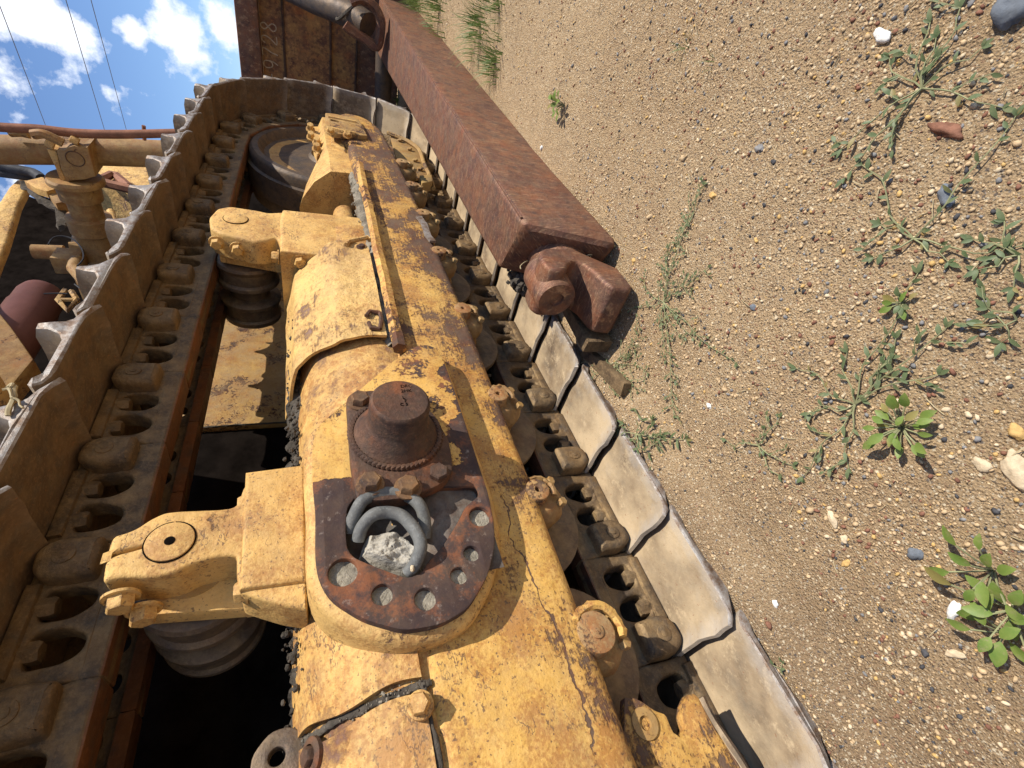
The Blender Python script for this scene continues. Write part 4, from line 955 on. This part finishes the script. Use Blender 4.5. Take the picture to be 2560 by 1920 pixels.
# push arm
mb = MB(); secs = []
def arm_sec(x0o, x0i, yo, yi, zt, zb, r=.018, slant=0.0):
    base = rnd([(yo, zb), (yi, zb), (yi, zt), (yo, zt)], r, 4); out = []
    for (y, z) in base:
        t = (y - yo) / (yi - yo); out.append((x0o + (x0i - x0o) * t - (slant * (1 - z / .25)), y - (.012 * (1 - z / .25) if slant else 0) * (1 - t), z))
    return out
ss = [arm_sec(1.096, 1.170, .496, .646, .230, .016, slant=.095), arm_sec(1.102, 1.178, .482, .660, .245, .002, slant=.095), arm_sec(1.116, 1.190, .476, .666, .250, -.004, slant=.09), arm_sec(1.5, 1.55, .462, .670, .250, -.006), arm_sec(2.6, 2.6, .425, .682, .248, -.006), arm_sec(3.8, 3.8, .383, .694, .248, -.006), arm_sec(4.66, 4.66, .35, .70, .25, 0)]
n = len(ss[0]); vs = [p for s_ in ss for p in s_]; fs = []
for k in range(len(ss) - 1):
    for i in range(n): j = (i + 1) % n; fs.append((k * n + i, k * n + j, (k + 1) * n + j, (k + 1) * n + i))
fs += [tuple(range(n)), tuple(range((len(ss) - 1) * n, len(ss) * n))]
mb.add(vs, fs); arm = part('push_arm', mb, 'arm', BL, 'heavy box-section push arm', angle=30)
mb = MB(); tube(mb, [(1.12 + .1 * i, .4775 - .0034 * i, .2465) for i in range(35)], .004, 5); jitter(mb, .0015, 30); part('corner_weld', mb, 'arm', arm)
L_ = [(0.966, 0.635, 0.185)][0]; R_ = [(0.847, 0.581, 0.055)][0]
# half bearing cup that once held the trunnion stub: two fat lobes joined by a hollow saddle
prof = [(1.04, .10), (1.035, .20), (1.0, .232), (.945, .236), (.922, .226), (.915, .200), (.925, .178), (.952, .164), (.972, .145), (.975, .128), (.962, .110), (.925, .098), (.868, .092), (.848, .080), (.842, .035), (.86, .012), (.95, .008)]
mb = prism(MB(), rnd(prof, [.03, .03, .03] + [.010] * 7 + [.006] * 7, 3), .512, .655, .010, steps=3, both=True); jitter(mb, .003, 22)
cup = part('bearing_cup', mb, 'arm', arm, 'half-round trunnion cup, open end towards the camera')
mb = lathe(MB(), (1.02, .585, .186), (-1, .06, .02), [(-.03, .02), (-.02, .046), (.0, .0545), (.05, .055), (.108, .054), (.115, .049), (.1155, .020), (.108, .018), (.108, .001)], 40); jitter(mb, .0025, 18); part('cup_lobe', mb, 'arm', cup)
mb = tube(MB(), [(1.20, .575, .11), (1.10, .58, .11), (1.04, .585, .11), (.98, .59, .11)], [.085, .082, .07, .05], 24); part('arm_neck', mb, 'arm', arm)
# clevis and brace on top of the arm
mb = MB(); ring_ = [(3.75, 0.439, 0.541), (3.75, 0.387, 0.48), (3.75, 0.356, 0.41), (3.75, 0.384, 0.335), (3.75, 0.438, 0.297), (3.75, 0.509, 0.294), (3.75, 0.58, 0.312), (3.75, 0.555, 0.392), (3.75, 0.531, 0.467), (3.75, 0.508, 0.508)]
tube(mb, smoothpath(ring_[1:], 4), .030, 6); jitter(mb, .004, 14); part('clevis', mb, 'arm', arm)
mb = tube(MB(), [[(3.78, 0.486, 0.369)][0], [(3.86, 0.466, 0.441)][0], [(4.1, 0.468, 0.662)][0], [(4.6, 0.456, 1.027)][0]], [.072, .076, .078, .078], 24); part('tilt_brace', mb, 'idler', BL)
mb = MB(); p = Vector([(3.86, 0.445, 0.488)][0]); tube(mb, [(p.x + .06 * math.sin(a * .42), p.y + .078 * math.cos(a * .42) * .8, p.z + .078 * math.cos(a * .42) * .8) for a in range(16)], .011, 6); jitter(mb, .008, 20); part('grease_collar', mb, 'soil', BL)
mb = tube(MB(), [(4.2, .66, .20), (4.2, 1.9, .16)], .062, 20); part('cross_brace', mb, 'idler', BL)

# ================================================================== LOOSE THINGS
def r7(L): return L
h1 = [(0.439, 0.742, 0.729), (0.454, 0.742, 0.723), (0.475, 0.742, 0.706), (0.484, 0.742, 0.682), (0.484, 0.742, 0.655), (0.474, 0.742, 0.628), (0.451, 0.742, 0.61), (0.425, 0.742, 0.603), (0.401, 0.742, 0.606)]
h2 = [(0.418, 0.738, 0.718), (0.433, 0.738, 0.71), (0.442, 0.738, 0.692), (0.443, 0.738, 0.668), (0.433, 0.738, 0.646), (0.41, 0.738, 0.631), (0.387, 0.738, 0.623), (0.367, 0.738, 0.624), (0.35, 0.738, 0.634), (0.343, 0.738, 0.646)]
hs = bpy.data.objects.new('rubber_hose', None); COL.objects.link(hs); hs.location = (.42, .74, .66)
top(hs, 'grey weathered rubber hose, two loops pushed into the hole of the mounting plate', 'hose')
for k, h in enumerate((h1, h2)):
    P_ = [Vector(p) for p in h]; m_ = len(P_)
    P_ = [Vector((p.x, p.y + (.035 * (1 - min(1, i / 2.0)) + .03 * max(0, (i - (m_ - 3)) / 2.0)), p.z)) for i, p in enumerate(P_)]
    mb = tube(MB(), smoothpath(P_, 6), .0112, 16); jitter(mb, .0006, 60)
    o = link('hose_loop', mb.mesh('hose_loop', [M['rubber']]), hs)
# lump of dried mud filling the recess
mc = [(0.393, 0.775, 0.672)][0]
mb = MB(); vs = []; fs = []; NX = 46; NZ = 40
mpol = [(0.423, 0.705), (0.426, 0.677), (0.415, 0.644), (0.395, 0.632), (0.375, 0.621), (0.349, 0.618), (0.338, 0.628), (0.345, 0.652), (0.363, 0.684), (0.375, 0.705), (0.39, 0.721), (0.407, 0.712)]
cxm = sum(p[0] for p in mpol) / len(mpol); czm = sum(p[1] for p in mpol) / len(mpol); npol = len(mpol)
ringN = 72; RN = 20; vs.append((cxm, .752, czm))
def pol_at(t):
    k = t * npol; i = int(k) % npol; f_ = k - int(k); a = mpol[i]; b = mpol[(i + 1) % npol]; return (a[0] * (1 - f_) + b[0] * f_, a[1] * (1 - f_) + b[1] * f_)
for r_i in range(1, RN + 1):
    q = r_i / RN
    for a in range(ringN):
        e = pol_at(a / ringN); x = cxm + (e[0] - cxm) * q; z = czm + (e[1] - czm) * q
        v = Vector((x * 45, 0, z * 32)); hgt = .012 * noise.noise(v) + .006 * noise.noise(v * 2.7) + .003 * noise.noise(v * 7)
        rdg = .007 * (1 - abs(noise.noise(Vector((x * 22 + z * 30, 5, z * 26))) * 2))
        vs.append((x, .756 - rdg - hgt + .042 * max(0, q - .75) / .25, z))
fs = [(0, 1 + a, 1 + (a + 1) % ringN) for a in range(ringN)]
for r_i in range(RN - 1):
    for a in range(ringN): p = 1 + r_i * ringN + a; p2 = 1 + r_i * ringN + (a + 1) % ringN; fs.append((p, p2, p2 + ringN, p + ringN))
mb.add(vs, fs); mo = link('mud_lump', mb.mesh('mud_lump', [M['mud']], 50)); top(mo, 'pale grey lump of dried mud under the hose loops', 'mud')
st_ = rock_mesh('stone', .0055, PEB[1][0], 3, 2); o = link('stone', st_); o.location = [(0.34, 0.748, 0.641)][0]; top(o, 'tiny white stone at the lower end of the hose', 'stone')
def planks():
    mb = box(MB(), (-.085, -.021, 0), (.085, .021, .095), .004)
    mb2 = MB(); 
    for i in range(14):
        pass
    return mb
mb = box(MB(), (-.088, -.020, 0), (.088, .020, .078), .005); jitter(mb, .009, 26); me = mb.mesh('wooden_block', [M['wood']], 30)
o = link('wooden_block', me); o.location = (.925, .690, .012); o.rotation_euler = (0.0, .02, -.06); top(o, 'muddy square wooden block between the bearing cup and the track', 'wood block')
mb = box(MB(), (-.11, -.018, 0), (.11, .018, .04), .004); jitter(mb, .008, 22, 4); me = mb.mesh('wooden_plank', [M['wood']], 30)
o = link('wooden_plank', me); o.location = (.80, .745, .0); o.rotation_euler = (0, 0, .22); top(o, 'short muddy plank half buried beside the track shoes', 'plank')
# black clod with straw by the arm's end
cp = [(1.171, 0.7, 0.169)][0]
mb = MB(); q_ = random.Random(12); bm = bmesh.new(); bmesh.ops.create_icosphere(bm, subdivisions=1, radius=1); bv = [v.co.copy() for v in bm.verts]; bf = [tuple(v.index for v in f.verts) for f in bm.faces]; bm.free()
for _ in range(120):
    c = Vector(cp) + Vector((q_.gauss(0, .022), q_.gauss(0, .014), q_.gauss(0, .016))); r = q_.uniform(.005, .016)
    mb.add([c + Vector((v.x * q_.uniform(.7, 1.3), v.y * q_.uniform(.7, 1.3), v.z * q_.uniform(.7, 1.2))) * r for v in bv], bf)
o = link('soil_clod', mb.mesh('soil_clod', [M['soil']], 20)); top(o, 'black greasy clod of soil stuck at the end of the push arm', 'soil clod')
M['straw'] = plain('dry_straw', (0.42, 0.34, 0.20), .8, 0, 0, 50)
mb = MB(); tube(mb, smoothpath([(1.067, 0.6, 0.231), (1.083, 0.6, 0.227), (1.11, 0.6, 0.201), (1.122, 0.6, 0.173), (1.116, 0.6, 0.159), (1.133, 0.6, 0.126), (1.153, 0.6, 0.086)], 4), .0016, 5)
o = link('straw', mb.mesh('straw', [M['straw']])); top(o, 'bent dry grass straw lying on the black clod', 'straw')
mb = MB(); tube(mb, smoothpath([(1.03, 0.55, 0.063), (1.03, 0.534, 0.07), (1.03, 0.521, 0.06), (1.03, 0.52, 0.049)], 4), .0014, 5); tube(mb, smoothpath([(1.03, 0.573, 0.035), (1.03, 0.55, 0.043), (1.03, 0.524, 0.052)], 4), .0014, 5)
o = link('straw', mb.mesh('straw', [M['straw']])); top(o, 'dry stalks leaning on the dark end of the push arm', 'straw')
# twig on the upper track shoes
mb = MB(); tw = smoothpath([(0.758, 0.775, 1.264), (0.776, 0.775, 1.266), (0.799, 0.775, 1.268), (0.819, 0.775, 1.272), (0.832, 0.775, 1.278)], 4); tube(mb, tw, .0035, 6)
for pts in ([(0.794, 0.77, 1.265), (0.818, 0.77, 1.278), (0.817, 0.77, 1.286)], [(0.792, 0.77, 1.265), (0.786, 0.77, 1.257), (0.766, 0.77, 1.244)], [(0.822, 0.77, 1.277), (0.833, 0.77, 1.279), (0.823, 0.77, 1.282)]): tube(mb, smoothpath(pts, 4), .0026, 5)
jitter(mb, .004, 60); o = link('dry_twig', mb.mesh('dry_twig', [M['straw']])); top(o, 'small dry twig caught on the upper track shoe edge', 'twig')
# power lines
for k, (a, b, lab) in enumerate((([(30.0, 4.505, 12.069)][0], [(60.0, 27.58, 23.052)][0], 'lone power line nearest the left border of the photo'),
                            ([(38.0, 5.409, 12.111)][0], [(70.0, 31.219, 21.526)][0], 'left one of the two close power lines'),
                            ([(42.0, 5.324, 12.071)][0], [(76.0, 33.309, 21.001)][0], 'right one of the two close power lines, nearest the cloud bank'))):
    mb = tube(MB(), [a, b], .020 if k == 0 else .024, 5); o = link('power_line', mb.mesh('power_line', [M['cable']])); top(o, lab, 'cable', 'power lines crossing the sky')

# ================================================================== STONES
SM = {'cream': PEB[1][0], 'grey': PEB[2][0], 'dark': PEB[3][0], 'ochre': PEB[4][0], 'brown': PEB[5][0], 'white': plain('pebble_white', (0.78, 0.76, 0.70), .8, 0, .001, 300, .08), 'slate': plain('pebble_slate', (0.15, 0.165, 0.185), .7, 0, .001, 200, .2)}
for i, (px, mt, r, sq, lab) in enumerate((
    ([(0.487, 0.567, 0.008)][0], 'white', .0100, (1.1, .9, .6), 'small white pebble alone on the sand, right of the track shoes'),
    ([(0.106, 0.285, 0.01)][0], 'cream', .0260, (1.4, .8, .4), 'large flat cream stone cut by the right border'),
    ([(0.131, 0.305, 0.008)][0], 'cream', .0130, (1.2, .9, .6), 'cream stone just left of the large flat stone'),
    ([(0.138, 0.251, 0.008)][0], 'ochre', .0130, (1.2, .9, .7), 'pale ochre stone above the large flat stone'),
    ([(0.541, 0.352, 0.006)][0], 'slate', .0110, (1.1, .8, .5), 'blue-grey slate chip left of the small green rosette'),
    ([(0.625, -0.065, 0.01)][0], 'white', .0165, (1.5, .7, .7), 'elongated white stone near the top border'),
    ([(0.393, 0.072, 0.008)][0], 'slate', .0170, (1.4, .7, .5), 'dark slate stone beside the long creeping stem'),
    ([(0.451, 0.009, 0.008)][0], 'brown', .0190, (1.8, .7, .6), 'long beige-brown stone at the top right, between two weeds'),
    ([(0.48, -0.115, 0.015)][0], 'slate', .0270, (1.2, 1, .8), 'rough dark rock in the top right corner'),
    ([(0.734, 0.127, 0.006)][0], 'grey', .0120, (1.2, .9, .6), 'light grey chip in the middle of the upper sand'),
    ([(0.185, 0.522, 0.006)][0], 'cream', .0140, (1.7, .7, .5), 'narrow cream stone in the lower gravel'),
    ([(0.153, 0.531, 0.006)][0], 'cream', .0100, (1.1, .9, .7), 'rounded cream stone under the narrow one'),
    ([(0.089, 0.461, 0.008)][0], 'slate', .0140, (.9, 1.2, .5), 'rounded blue-grey pebble in the lower gravel'),
    ([(0.015, 0.479, 0.006)][0], 'white', .0150, (.7, 1.6, .5), 'oblong white stone below the bright green plant'),
    ([(-0.026, 0.521, 0.006)][0], 'cream', .0120, (.7, 1.5, .5), 'flat whitish stone lower right, nearest the bottom'),
    ([(0.131, 0.72, 0.006)][0], 'white', .0100, (1, .9, .5), 'triangular white chip near the nearest track shoe'),
    ([(0.125, 0.559, 0.006)][0], 'ochre', .0090, (.8, 1.4, .6), 'orange-yellow pebble in the lower gravel'),
    ([(-0.013, 0.556, 0.006)][0], 'dark', .0080, (1, 1, .6), 'round black pebble in the lower gravel'),
    ([(0.786, 0.238, 0.006)][0], 'ochre', .0120, (1.1, .9, .6), 'yellowish pebble beside the thin upright weed'),
    ([(1.613, 0.428, 0.006)][0], 'white', .0110, (.8, 1.1, .7), 'pale pebble touching the shadow line of the push arm'),
    ([(0.935, 0.478, 0.006)][0], 'ochre', .0100, (1, 1, .7), 'yellow pebble by the near end of the push arm'))):
    r *= .66; me = rock_mesh('stone', r, SM[mt], i + 11, 3, sq, .5); o = link('stone', me); o.location = (px[0], px[1], gz(px[0], px[1]) + r * sq[2] * .12); o.rotation_euler = (0, 0, R.uniform(-.6, .6)); top(o, lab, 'stone')

# ================================================================== WEEDS
def leafmat(name, c, c2):
    t = NT(name)
    col = t.mix(t.maprange(t.noise(60, 5, .6), .35, .65), c, c2)
    col = t.mix(t.math('MULTIPLY', t.maprange(t.noise(90, 5, .7), .52, .66), .6), col, (0.33, 0.29, 0.15))
    info = t.n('ShaderNodeObjectInfo'); col = t.mix(t.math('MULTIPLY', info.outputs['Random'], .45), col, c2); col = t.mix(t.maprange(info.outputs['Random'], .93, .95, 0, .75), col, (0.36, 0.27, 0.10))
    tr = t.n('ShaderNodeBsdfTranslucent'); t.t.links.new(col, tr.inputs['Color']); ms = t.n('ShaderNodeMixShader'); ms.inputs[0].default_value = .28
    t.done(col, .5, 0, .35); t.t.links.new(t.b.outputs[0], ms.inputs[1]); t.t.links.new(tr.outputs[0], ms.inputs[2]); t.t.links.new(ms.outputs[0], t.out.inputs['Surface'])
    return t.m
M['leaf'] = leafmat('dull_green_leaf', (0.105, 0.155, 0.062), (0.165, 0.205, 0.10))
M['leafb'] = leafmat('bright_green_leaf', (0.13, 0.22, 0.04), (0.23, 0.30, 0.07))
M['leafg'] = leafmat('grass_green', (0.09, 0.16, 0.035), (0.17, 0.23, 0.07))
M['stem'] = plain('green_brown_stem', (0.25, 0.25, 0.13), .7, 0, 0, 80)
def leaf_mesh(name, L, Wd, mat, fold=.15, droop=.2, n=6):
    vs = []; fs = []
    for i in range(n + 1):
        t = i / n; w = Wd * (math.sin(math.pi * min(1, t * .96 + .02)) ** .8) * (1 - .25 * t); z = -droop * L * t * t + .12 * L * t
        vs += [(L * t, -w, z + fold * w), (L * t, 0, z), (L * t, w, z + fold * w)]
    for i in range(n):
        a = i * 3; fs += [(a, a + 1, a + 4, a + 3), (a + 1, a + 2, a + 5, a + 4)]
    me = bpy.data.meshes.new(name); me.from_pydata(vs, [], fs); me.materials.append(mat)
    for p in me.polygons: p.use_smooth = True
    return me
LF = [leaf_mesh('leaf', .017, .0042, M['leaf']), leaf_mesh('leaf', .014, .0036, M['leaf'], .3), leaf_mesh('leaf', .020, .0040, M['leaf'], .1, .3)]
LFT = [leaf_mesh('leaf', .012, .0034, M['leaf'], .3, .2, 4), leaf_mesh('leaf', .009, .0030, M['leaf'], .3, .2, 4)]
LFB = [leaf_mesh('leaf', .030, .0088, M['leafb'], .25, .25), leaf_mesh('leaf', .026, .0080, M['leafb'], .15, .3)]
LFH = [leaf_mesh('leaf', .028, .0042, M['leaf'], .3, .2), leaf_mesh('leaf', .022, .0036, M['leaf'], .3, .25)]
LFM = [leaf_mesh('leaf', .020, .0062, M['leafb'], .2, .3), leaf_mesh('leaf', .018, .0058, M['leaf'], .2, .3)]
def place_leaf(meshes, parent, p, yaw, pitch, roll=0, s=1.0):
    o = bpy.data.objects.new('leaf', R.choice(meshes)); COL.objects.link(o); o.parent = parent; o.matrix_parent_inverse = Matrix.Translation(-parent.location)
    o.matrix_basis = Matrix.Translation(p) @ Euler((roll, -pitch, yaw)).to_matrix().to_4x4() @ Matrix.Scale(s, 4)
def creeper(c, tips, label, leaves=LF, step=.021, rad=.0011, wiggle=.018, name='creeping_weed', lift=.010, cat='weed', dens=1.0, branch=.14):
    c = Vector(c); c.z = gz(c.x, c.y)
    rt = root(name, c, label, cat)
    mb = MB(); jobs = []
    for tp in tips:
        tp = Vector(tp); d = tp - c; Ln = max(.02, d.length); N = max(4, int(Ln / .012)); pts = []; pr = Vector((-d.y, d.x, 0)).normalized()
        sd_ = R.uniform(0, 50)
        for i in range(N + 1):
            t = i / N; p = c + d * t + pr * wiggle * noise.noise(Vector((t * 2.2, sd_, 0))) * min(1, t * 3)
            p.z = gz(p.x, p.y) + .003 + lift * math.sin(math.pi * min(1, t * 1.05)) * (.6 + .5 * noise.noise(Vector((t * 4, sd_, 9)))); pts.append(p)
        tube(mb, pts, [rad * (1.15 - .55 * i / N) for i in range(N + 1)], 5)
        dist = 0; side = 1; nxt = step * .6
        for i in range(1, N + 1):
            sg = (pts[i] - pts[i - 1]); dist += sg.length
            while dist > nxt:
                nxt += step * R.uniform(.7, 1.3) / dens; side = -side
                yw = math.atan2(sg.y, sg.x) + side * R.uniform(.5, 1.2)
                jobs.append((pts[i].copy(), yw, R.uniform(0.0, .5), R.uniform(-.5, .5), R.uniform(.6, 1.0)))
                if R.random() < branch:
                    q = pts[i]; e = q + Vector((math.cos(yw), math.sin(yw), 0)) * R.uniform(.02, .045); e.z = gz(e.x, e.y) + .008
                    tube(mb, [q, (q + e) / 2 + Vector((0, 0, .005)), e], rad * .6, 4)
                    for k in range(3): jobs.append((q.lerp(e, .45 + .25 * k), yw + R.uniform(-1, 1), R.uniform(0, .5), R.uniform(-.5, .5), R.uniform(.6, .95)))
        jobs.append((pts[-1].copy(), math.atan2(d.y, d.x), .3, 0, .9)); jobs.append((pts[-1].copy(), math.atan2(d.y, d.x) + .8, .4, 0, .7))
    o = link('stem', mb.mesh('stem', [M['stem']]), rt)
    for j in jobs: place_leaf(leaves, rt, *j)
    return rt
creeper([(0.516, -0.023, 0.0)][0], [(0.59, -0.046, 0.0), (0.479, -0.074, 0.0), (0.537, -0.108, 0.0), (0.411, -0.024, 0.0), (0.575, 0.072, 0.0), (0.534, 0.106, 0.0), (0.571, -0.084, 0.0), (0.522, 0.016, 0.0), (0.546, -0.074, 0.0)], 'creeping weed spread over the sand at the top right')
creeper([(0.388, 0.13, 0.0)][0], [(0.525, 0.08, 0.0), (0.384, -0.024, 0.0), (0.283, 0.084, 0.0), (0.419, 0.173, -0.0), (0.442, 0.134, 0.0), (0.332, 0.124, 0.0)], 'long-stemmed creeping weed right of the dark slate stone')
creeper([(0.286, 0.354, 0.0)][0], [(0.393, 0.373, 0.0), (0.354, 0.163, 0.0), (0.279, 0.197, 0.0), (0.261, 0.51, 0.0), (0.241, 0.249, 0.0), (0.328, 0.417, 0.0), (0.223, 0.434, 0.0), (0.306, 0.243, 0.0), (0.348, 0.301, 0.0)], 'large creeping weed star-shaped in the middle of the gravel')
creeper([(0.352, 0.535, 0.0)][0], [(0.406, 0.584, 0.0), (0.285, 0.512, 0.0), (0.356, 0.463, 0.0), (0.365, 0.501, 0.0), (0.29, 0.548, 0.0)], 'small creeping weed left of the large star-shaped one', LFT + LF[1:2], .012, .0011)
g_ = creeper([(0.756, 0.487, 0.0)][0], [(0.497, 0.456, 0.0), (0.543, 0.658, 0.0), (0.695, 0.354, 0.0), (0.841, 0.229, 0.0), (0.862, 0.492, 0.0), (0.667, 0.52, 0.0), (0.708, 0.417, 0.0), (0.836, 0.388, 0.0), (0.665, 0.593, 0.0), (0.828, 0.555, -0.0), (0.598, 0.488, 0.0)], 'fine-leaved creeping weed beside the bearing cup and its shadow', LFT, .013, .0010, branch=.4)
creeper([(0.794, 0.712, 0.0)][0], [(0.775, 0.592, 0.0), (0.684, 0.649, 0.0), (0.72, 0.756, 0.0), (0.818, 0.819, 0.0), (0.673, 0.709, 0.0), (0.759, 0.647, 0.0)], 'low green weed in the shade under the bearing cup', LFT, .010, .0010, branch=.5)
creeper([(0.58, 0.763, 0.0)][0], [(0.484, 0.666, 0.0), (0.519, 0.765, 0.0), (0.629, 0.784, 0.0), (0.586, 0.715, 0.0), (0.534, 0.721, 0.0), (0.578, 0.805, -0.0)], 'tufted weed with narrow leaves touching the track shoe', LFH, .010, .0012, lift=.02)
creeper([(0.462, 0.809, 0.0)][0], [(0.428, 0.81, 0.0), (0.488, 0.804, 0.0), (0.474, 0.843, 0.0)], 'tiny weed at the edge of the track shoes', LFT, .006, .001)
creeper([(0.051, 0.793, 0.0)][0], [(0.052, 0.764, 0.0), (0.037, 0.826, 0.0), (0.025, 0.805, 0.0)], 'tiny weed beside the lowest track shoe', LFT, .007, .001)
creeper([(0.278, 0.093, 0.0)][0], [(0.328, 0.099, 0.0), (0.29, 0.128, 0.0), (0.317, 0.072, 0.0), (0.259, 0.125, 0.0), (0.297, 0.104, -0.0)], 'weed clump cut by the right border', LF, .013)
creeper([(0.228, 0.15, 0.0)][0], [(0.253, 0.168, 0.0), (0.215, 0.176, 0.0), (0.257, 0.147, 0.0)], 'weed below the clump on the right border', LF, .014)
creeper([(0.814, 0.289, 0.0)][0], [(0.826, 0.232, 0.0), (0.819, 0.329, 0.0), (0.812, 0.375, 0.0), (0.821, 0.401, 0.0)], 'thin upright weed above the fine-leaved one', LFT, .011, .001)
def rosette(c, n, meshes, label, s=1, rr=.01, tall=.02):
    c = Vector(c); c.z = gz(c.x, c.y); rt = root('broadleaf_weed', c, label, 'weed'); mb = MB(); jobs = []
    for i in range(n):
        a = 2.4 * i + R.uniform(-.3, .3); q = c + Vector((math.cos(a), math.sin(a), 0)) * R.uniform(.1, 1) * rr * 2 + Vector((0, 0, R.uniform(.3, 1) * tall))
        tube(mb, [c, (c + q) / 2 + Vector((0, 0, .003)), q], .0011, 4); jobs.append((q, a, R.uniform(-.1, .7), R.uniform(-.4, .4), s * R.uniform(.7, 1.1)))
    link('stem', mb.mesh('stem', [M['stem']]), rt)
    for j in jobs: place_leaf(meshes, rt, *j)
    return rt
rosette([(0.221, 0.334, 0.01)][0], 24, LFB, 'bright green broad-leaved weed in the gravel', .78, .018, .035)
rosette([(0.337, 0.202, 0.005)][0], 11, LFM, 'small neat green rosette on the sand', 1.0, .006, .018)
rosette([(1.534, 0.271, 0.01)][0], 14, LFB, 'small bright green seedling alone beside the push arm', .9, .012, .05)
rosette([(0.034, 0.397, 0.01)][0], 10, LFB, 'bright green plant with large leaves at the right border, upper sprig', .95, .02, .04)
rosette([(-0.008, 0.416, 0.01)][0], 12, LFB, 'bright green plant with large leaves at the right border, lower sprig', 1.1, .028, .04)
rosette([(-0.026, 0.444, 0.01)][0], 6, LFB, 'few broad leaves lowest on the right border', 1.15, .02, .04)
# grass tufts near the blade
def grass_tuft(c, n, h, spread, label, mat='leafg', group=None, wd=.0022):
    c = Vector(c); c.z = gz(c.x, c.y); mb = MB()
    for i in range(n):
        a = R.uniform(0, 6.28); b = c + Vector((math.cos(a), math.sin(a), 0)) * R.uniform(0, spread); b.z = gz(b.x, b.y) - .003; hh = h * R.uniform(.4, 1); ln = R.uniform(.1, .8) * hh; a2 = a + R.uniform(-.8, .8)
        w = wd * R.uniform(.7, 1.4); sx, sy = -math.sin(a2) * w, math.cos(a2) * w; vs = []
        for k in range(4):
            t = k / 3; p = b + Vector((math.cos(a2) * ln * t * t, math.sin(a2) * ln * t * t, hh * t * (1 - .25 * t))); q = 1 - t * .9
            vs += [(p.x - sx * q, p.y - sy * q, p.z), (p.x + sx * q, p.y + sy * q, p.z)]
        mb.add(vs, [(0, 1, 3, 2), (2, 3, 5, 4), (4, 5, 7, 6)])
    me = bpy.data.meshes.new('grass_tuft'); me.from_pydata(mb.v, [], mb.f); me.materials.append(M[mat])
    o = link('grass_tuft', me); top(o, label, 'grass', group); return o
grass_tuft([(2.621, 0.221, 0.0)][0], 150, .16, .16, 'grass tuft nearest the push arm, halfway along its far edge', 'leafg')
grass_tuft([(2.325, 0.305, 0.0)][0], 130, .12, .10, 'small grass tuft lower down along the push arm', 'leafg')
grass_tuft([(3.483, 0.264, 0.0)][0], 200, .2, .25, 'grass tuft beside the far end of the push arm', 'leafg')
grass_tuft([(4.094, 0.331, 0.0)][0], 220, .25, .35, 'long pale grass behind the far end of the push arm', 'leafg')
grass_tuft([(2.386, 0.117, 0.0)][0], 60, .09, .08, 'sparse grass at the top border beside the push arm', 'leafg')
grass_tuft([(4.748, 1.094, 0.0)][0], 120, .14, .10, 'shaded grass between the track and the push arm', 'leafg')
grass_tuft([(1.084, 0.03, 0.0)][0], 14, .045, .025, 'few thin grass blades alone on the upper sand', 'leafg', wd=.001)
grass_tuft([(0.967, 0.033, 0.0)][0], 7, .05, .02, 'wispy grass blades right of the thin ones', 'leafg', wd=.0008)
# sparse turf beyond the blade, uncountable
bmv = MB()
rg_ = random.Random(77)
for i in range(9000):
    x = rg_.uniform(4.9, 14); y = rg_.uniform(-3, 4) 
    if noise.noise(Vector((x * .9, y * .9, 4))) < -.05: continue
    hh = rg_.uniform(.04, .16); a = rg_.uniform(0, 6.28); b = Vector((x, y, gz(x, y))); w = .004; sx, sy = math.cos(a) * w, math.sin(a) * w; l = rg_.uniform(-.06, .06)
    bmv.add([(x - sx, y - sy, b.z), (x + sx, y + sy, b.z), (x + l, y + l * .6, b.z + hh)], [(0, 1, 2)])
me = bpy.data.meshes.new('turf'); me.from_pydata(bmv.v, [], bmv.f); me.materials.append(M['leafg']); link('turf', me, kind='stuff')

# dry straws and flakes of litter lying about
mb = MB(); q_ = random.Random(99)
for i in range(420):
    x = q_.uniform(-.2, 3.2); y = q_.uniform(-.45, .62); a = q_.uniform(0, 6.28); L = q_.uniform(.006, .035); z = gz(x, y) + .002
    d = Vector((math.cos(a), math.sin(a), q_.uniform(-.1, .25))) * L; p = Vector((x, y, z))
    tube(mb, [p, p + d * .5 + Vector((0, 0, .002)), p + d], q_.uniform(.0004, .0009), 3)
link('litter', mb.mesh('litter', [M['straw']]), kind='stuff')
